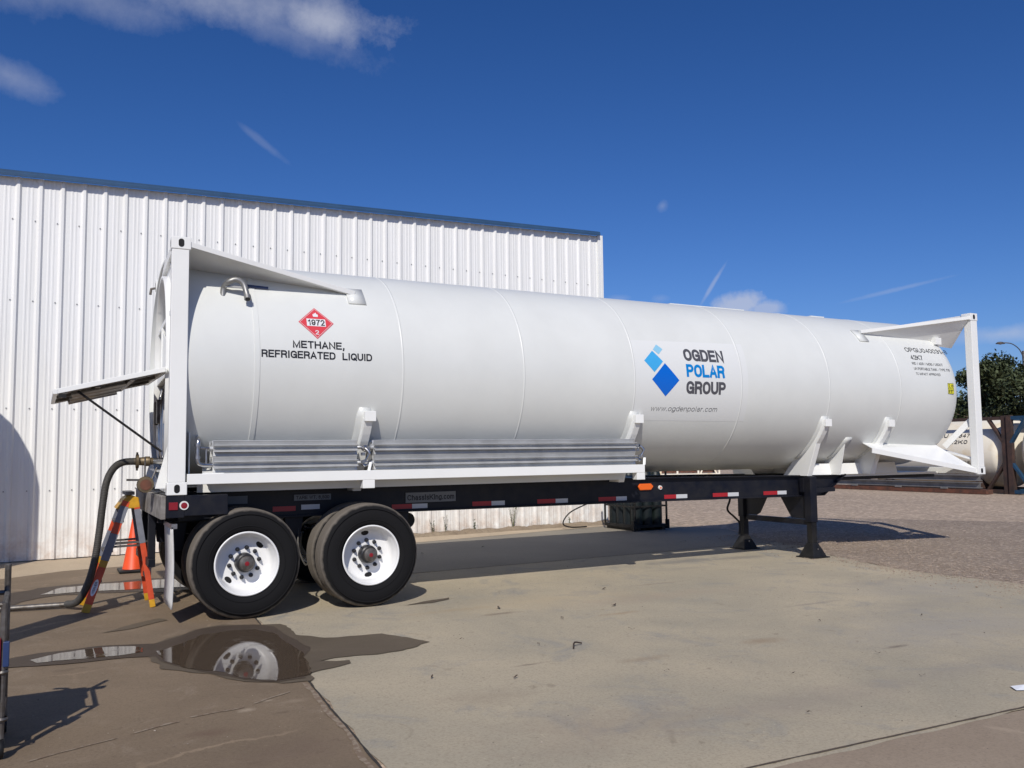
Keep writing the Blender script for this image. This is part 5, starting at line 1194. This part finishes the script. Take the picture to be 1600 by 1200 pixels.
def beam_stack():
    r = empty('beam_stack', (26.2, 12.3, 0)); tag(r, 'stack of long grey steel beams on rusty skids in front of the stored containers', 'steel beams')
    for i, (z, w) in enumerate(((.18, .34), (.42, .30))):
        mb = MB(); mb.prism([(-.12, z), (.12, z), (.12, z+.03), (.02, z+.03), (.02, z+.17), (.12, z+.17), (.12, z+.20), (-.12, z+.20), (-.12, z+.17), (-.02, z+.17), (-.02, z+.03), (-.12, z+.03)], 1, -3.0, 3.6); mb.build('beam', 'galv', r)
    mb = MB(); mb.box(-.18, .18, -3.3, 3.9, .0, .14); mb.build('skid', 'rust', r)
    for y in (-1.8, 0, 1.9):
        mb = MB(); mb.box(-.2, -.13, y-.12, y+.12, .14, .2); mb.build('clamp', 'galv', r)
beam_stack()
def pallet_rack(x, y, lab, ln=3.4, seed=1):
    r = empty('steel_rack', (x, y, 0)); tag(r, lab, 'rack', 'cream racks seen under the tank'); r.rotation_euler.z = R_(-25)
    mb = MB()
    for z in (.12, .55, .95): mb.box(-ln/2, ln/2, -.05, .05, z, z+.09); mb.box(-ln/2, ln/2, 1.0, 1.1, z, z+.09)
    mb.build('rail', 'cream', r)
    mb = MB()
    for k in range(4):
        xx = -ln/2+ln*k/3; mb.box(xx-.05, xx+.05, -.055, .055, 0, 1.15); mb.box(xx-.05, xx+.05, .995, 1.105, 0, 1.15)
    mb.build('upright', 'cream', r)
    mb = MB(); mb.bar((ln/2-.1, 0, .1), (ln/2-.6, 0, 1.1), .08, .08); mb.bar((ln/2-1.1, 0, .1), (ln/2-.7, 0, 1.1), .08, .08); mb.build('brace', 'cream', r)
    mb = MB(); mb.box(-ln/2+.2, ln/2-.2, .2, .9, .25, .5); mb.build('load', 'rust', r)
pallet_rack(31.2, 30.0, 'long cream steel rack glimpsed between tank belly and chassis rail', 3.6)
pallet_rack(28.6, 31.2, 'cream steel rack left of the longer one, behind the cylinder pack', 2.6)

def tree(x, y, h, rad, seed, lab, n=5200, trunk_h=2.0):
    rnd = random.Random(seed); r = empty('oak_tree', (x, y, 0)); tag(r, lab, 'tree', 'trees beyond the yard')
    mb = MB(); mb.tube([(0, 0, 0), (.1, 0, trunk_h*.6), (0, .1, trunk_h+1)], [.32, .26, .2], 10); t = mb.build('trunk', 'bark', r, smooth=True)
    clumps = []
    for i in range(46):
        a = rnd.uniform(0, 6.28); q = rnd.random()**.5; z = rnd.uniform(0, 1)
        rr = rad*math.sqrt(max(.05, 1-(z*1.05-.35)**2*1.4))*q
        clumps.append((rr*math.cos(a), rr*math.sin(a), trunk_h*.7+z*(h-trunk_h*.7-.5), rnd.uniform(.5, 1.15)*rad*.26))
    mb2 = MB()
    for c in clumps[:22]:
        mb2.tube(smooth_path([(0, .05, trunk_h*.8), (c[0]*.4, c[1]*.4, trunk_h+(c[2]-trunk_h)*.5), c[:3]], 4), [.10]*4+[.05]*4+[.02], 6)
    mb2.build('branch', 'bark', r, smooth=True)
    mb = MB()
    for i in range(n):
        c = rnd.choice(clumps); d = Vector((rnd.gauss(0, 1), rnd.gauss(0, 1), rnd.gauss(0, .8))); d = d.normalized()*c[3]*(rnd.random()**.35)*(1+.25*rnd.gauss(0, 1)*.5)
        p = Vector(c[:3])+d; s = rnd.uniform(.07, .17)
        u = Vector((rnd.gauss(0, 1), rnd.gauss(0, 1), rnd.gauss(0, 1))).normalized(); w = u.cross(Vector((rnd.random()-.5, rnd.random()-.5, 1))).normalized()
        mb.add([p-u*s, p+w*s*.6, p+u*s, p-w*s*.6], [(0, 1, 2, 3)])
    mb.build('crown', 'foliage', r, recalc=False)
tree(51.3, 22.9, 7.0, 4.7, 3, 'tall dark oak tree behind the tank containers at the right edge', 26000)
tree(52.5, 28.0, 4.9, 3.4, 4, 'lower dark tree showing beside the front post of the tank', 13000)
tree(62.0, 31.5, 5.4, 4.0, 7, 'dark tree seen in the gap between tank head and front post', 8000)
tree(57.5, 20.0, 8.0, 4.6, 8, 'dark oak right of the tall one, past the photo edge', 6000)
def lamp():
    r = empty('street_lamp', (58.75, 27.05, 0)); r.location = (58.55, 26.93, 0); tag(r, 'grey street lamp with curved arm rising above the trees', 'street lamp')
    mb = MB(); mb.tube([(0, 0, 0), (0, 0, 8.1)], [.14, .08], 12); mb.build('pole', 'dullsteel', r, smooth=True)
    dx, dy = -.8789, .4769
    mb = MB(); mb.tube(smooth_path([(0, 0, 7.6), (dx*.25, dy*.25, 8.2), (dx*.75, dy*.75, 8.6), (dx*1.3, dy*1.3, 8.68)], 6), .035, 8); mb.build('arm', 'dullsteel', r, smooth=True)
    mb = MB(); mb.lathe([(0, 0), (.16, .0), (.17, .04), (.10, .13), (0, .16)], (0, 0, 0), 2, 20); o = mb.build('lamp_head', 'dullsteel', r, smooth=True); o.location = (dx*1.55, dy*1.55, 8.6); o.scale = (1.9, 1, 1); o.rotation_euler.z = math.atan2(dy, dx)
    mb = MB(); mb.lathe([(0, -.05), (.1, -.03), (.13, 0)], (0, 0, 0), 2, 16); l = mb.build('lens', 'whiteplas', r, smooth=True); l.location = (dx*1.55, dy*1.55, 8.6)
lamp()

# ------------------------------------------------------------------ litter
rl = random.Random(9)
def litter(x, y, s, i):
    mb = MB(); a = rl.uniform(0, 3.14); c, sn = math.cos(a), math.sin(a); n = 7; vs = []
    for k in range(n):
        t = k/(n-1); w = s*.3*math.sin(math.pi*min(max(t, .03), .97)); h = .004+.012*math.sin(t*5+i)*.5+.008
        for e in (-1, 1): u = (t-.5)*2*s; vv = e*w; vs.append((u*c-vv*sn, u*sn+vv*c, h+(.004 if e > 0 else 0)))
    mb.add(vs, [(2*k, 2*k+1, 2*k+3, 2*k+2) for k in range(n-1)]); o = mb.build('dry_leaf', 'leaf', recalc=False, loc=(x, y, 0)); tag(o, 'small dry brown leaf or twig lying on the bare concrete', 'leaf', 'dry leaves scattered on the concrete')
for i, (x, y, s) in enumerate([(3.3, -1.55, .035), (3.05, -.75, .06), (4.1, -1.25, .045), (3.55, -2.3, .03), (4.6, -.35, .03), (2.55, -2.4, .02), (2.9, -3.6, .02), (6.9, -1.9, .02), (3.6, -4.1, .02), (4.6, -4.0, .02), (1.9, -3.2, .02), (5.2, -2.9, .02), (2.1, -1.9, .02), (3.0, -4.8, .025), (4.3, -4.6, .02), (6.2, -3.2, .02), (1.4, -2.9, .02), (5.4, 4.3, .04), (4.2, 4.0, .04), (8.6, 3.1, .05)]): litter(x, y, s, i)
tw = MB(); tw.tube(smooth_path([(2.72, -2.66, .008), (2.78, -2.58, .03), (2.86, -2.56, .012)], 4), .007, 6); tag(tw.build('twig', 'leaf', smooth=True), 'curved dark twig lying alone in the middle of the pale slab', 'twig')
pp = MB(); pp.add([(4.50, -5.13, .004), (4.58, -5.17, .004), (4.62, -5.11, .02), (4.55, -5.06, .008)], [(0, 1, 2, 3)]); tag(pp.build('paper_scrap', 'paper'), 'torn white paper scrap on the slab at the right edge', 'paper')
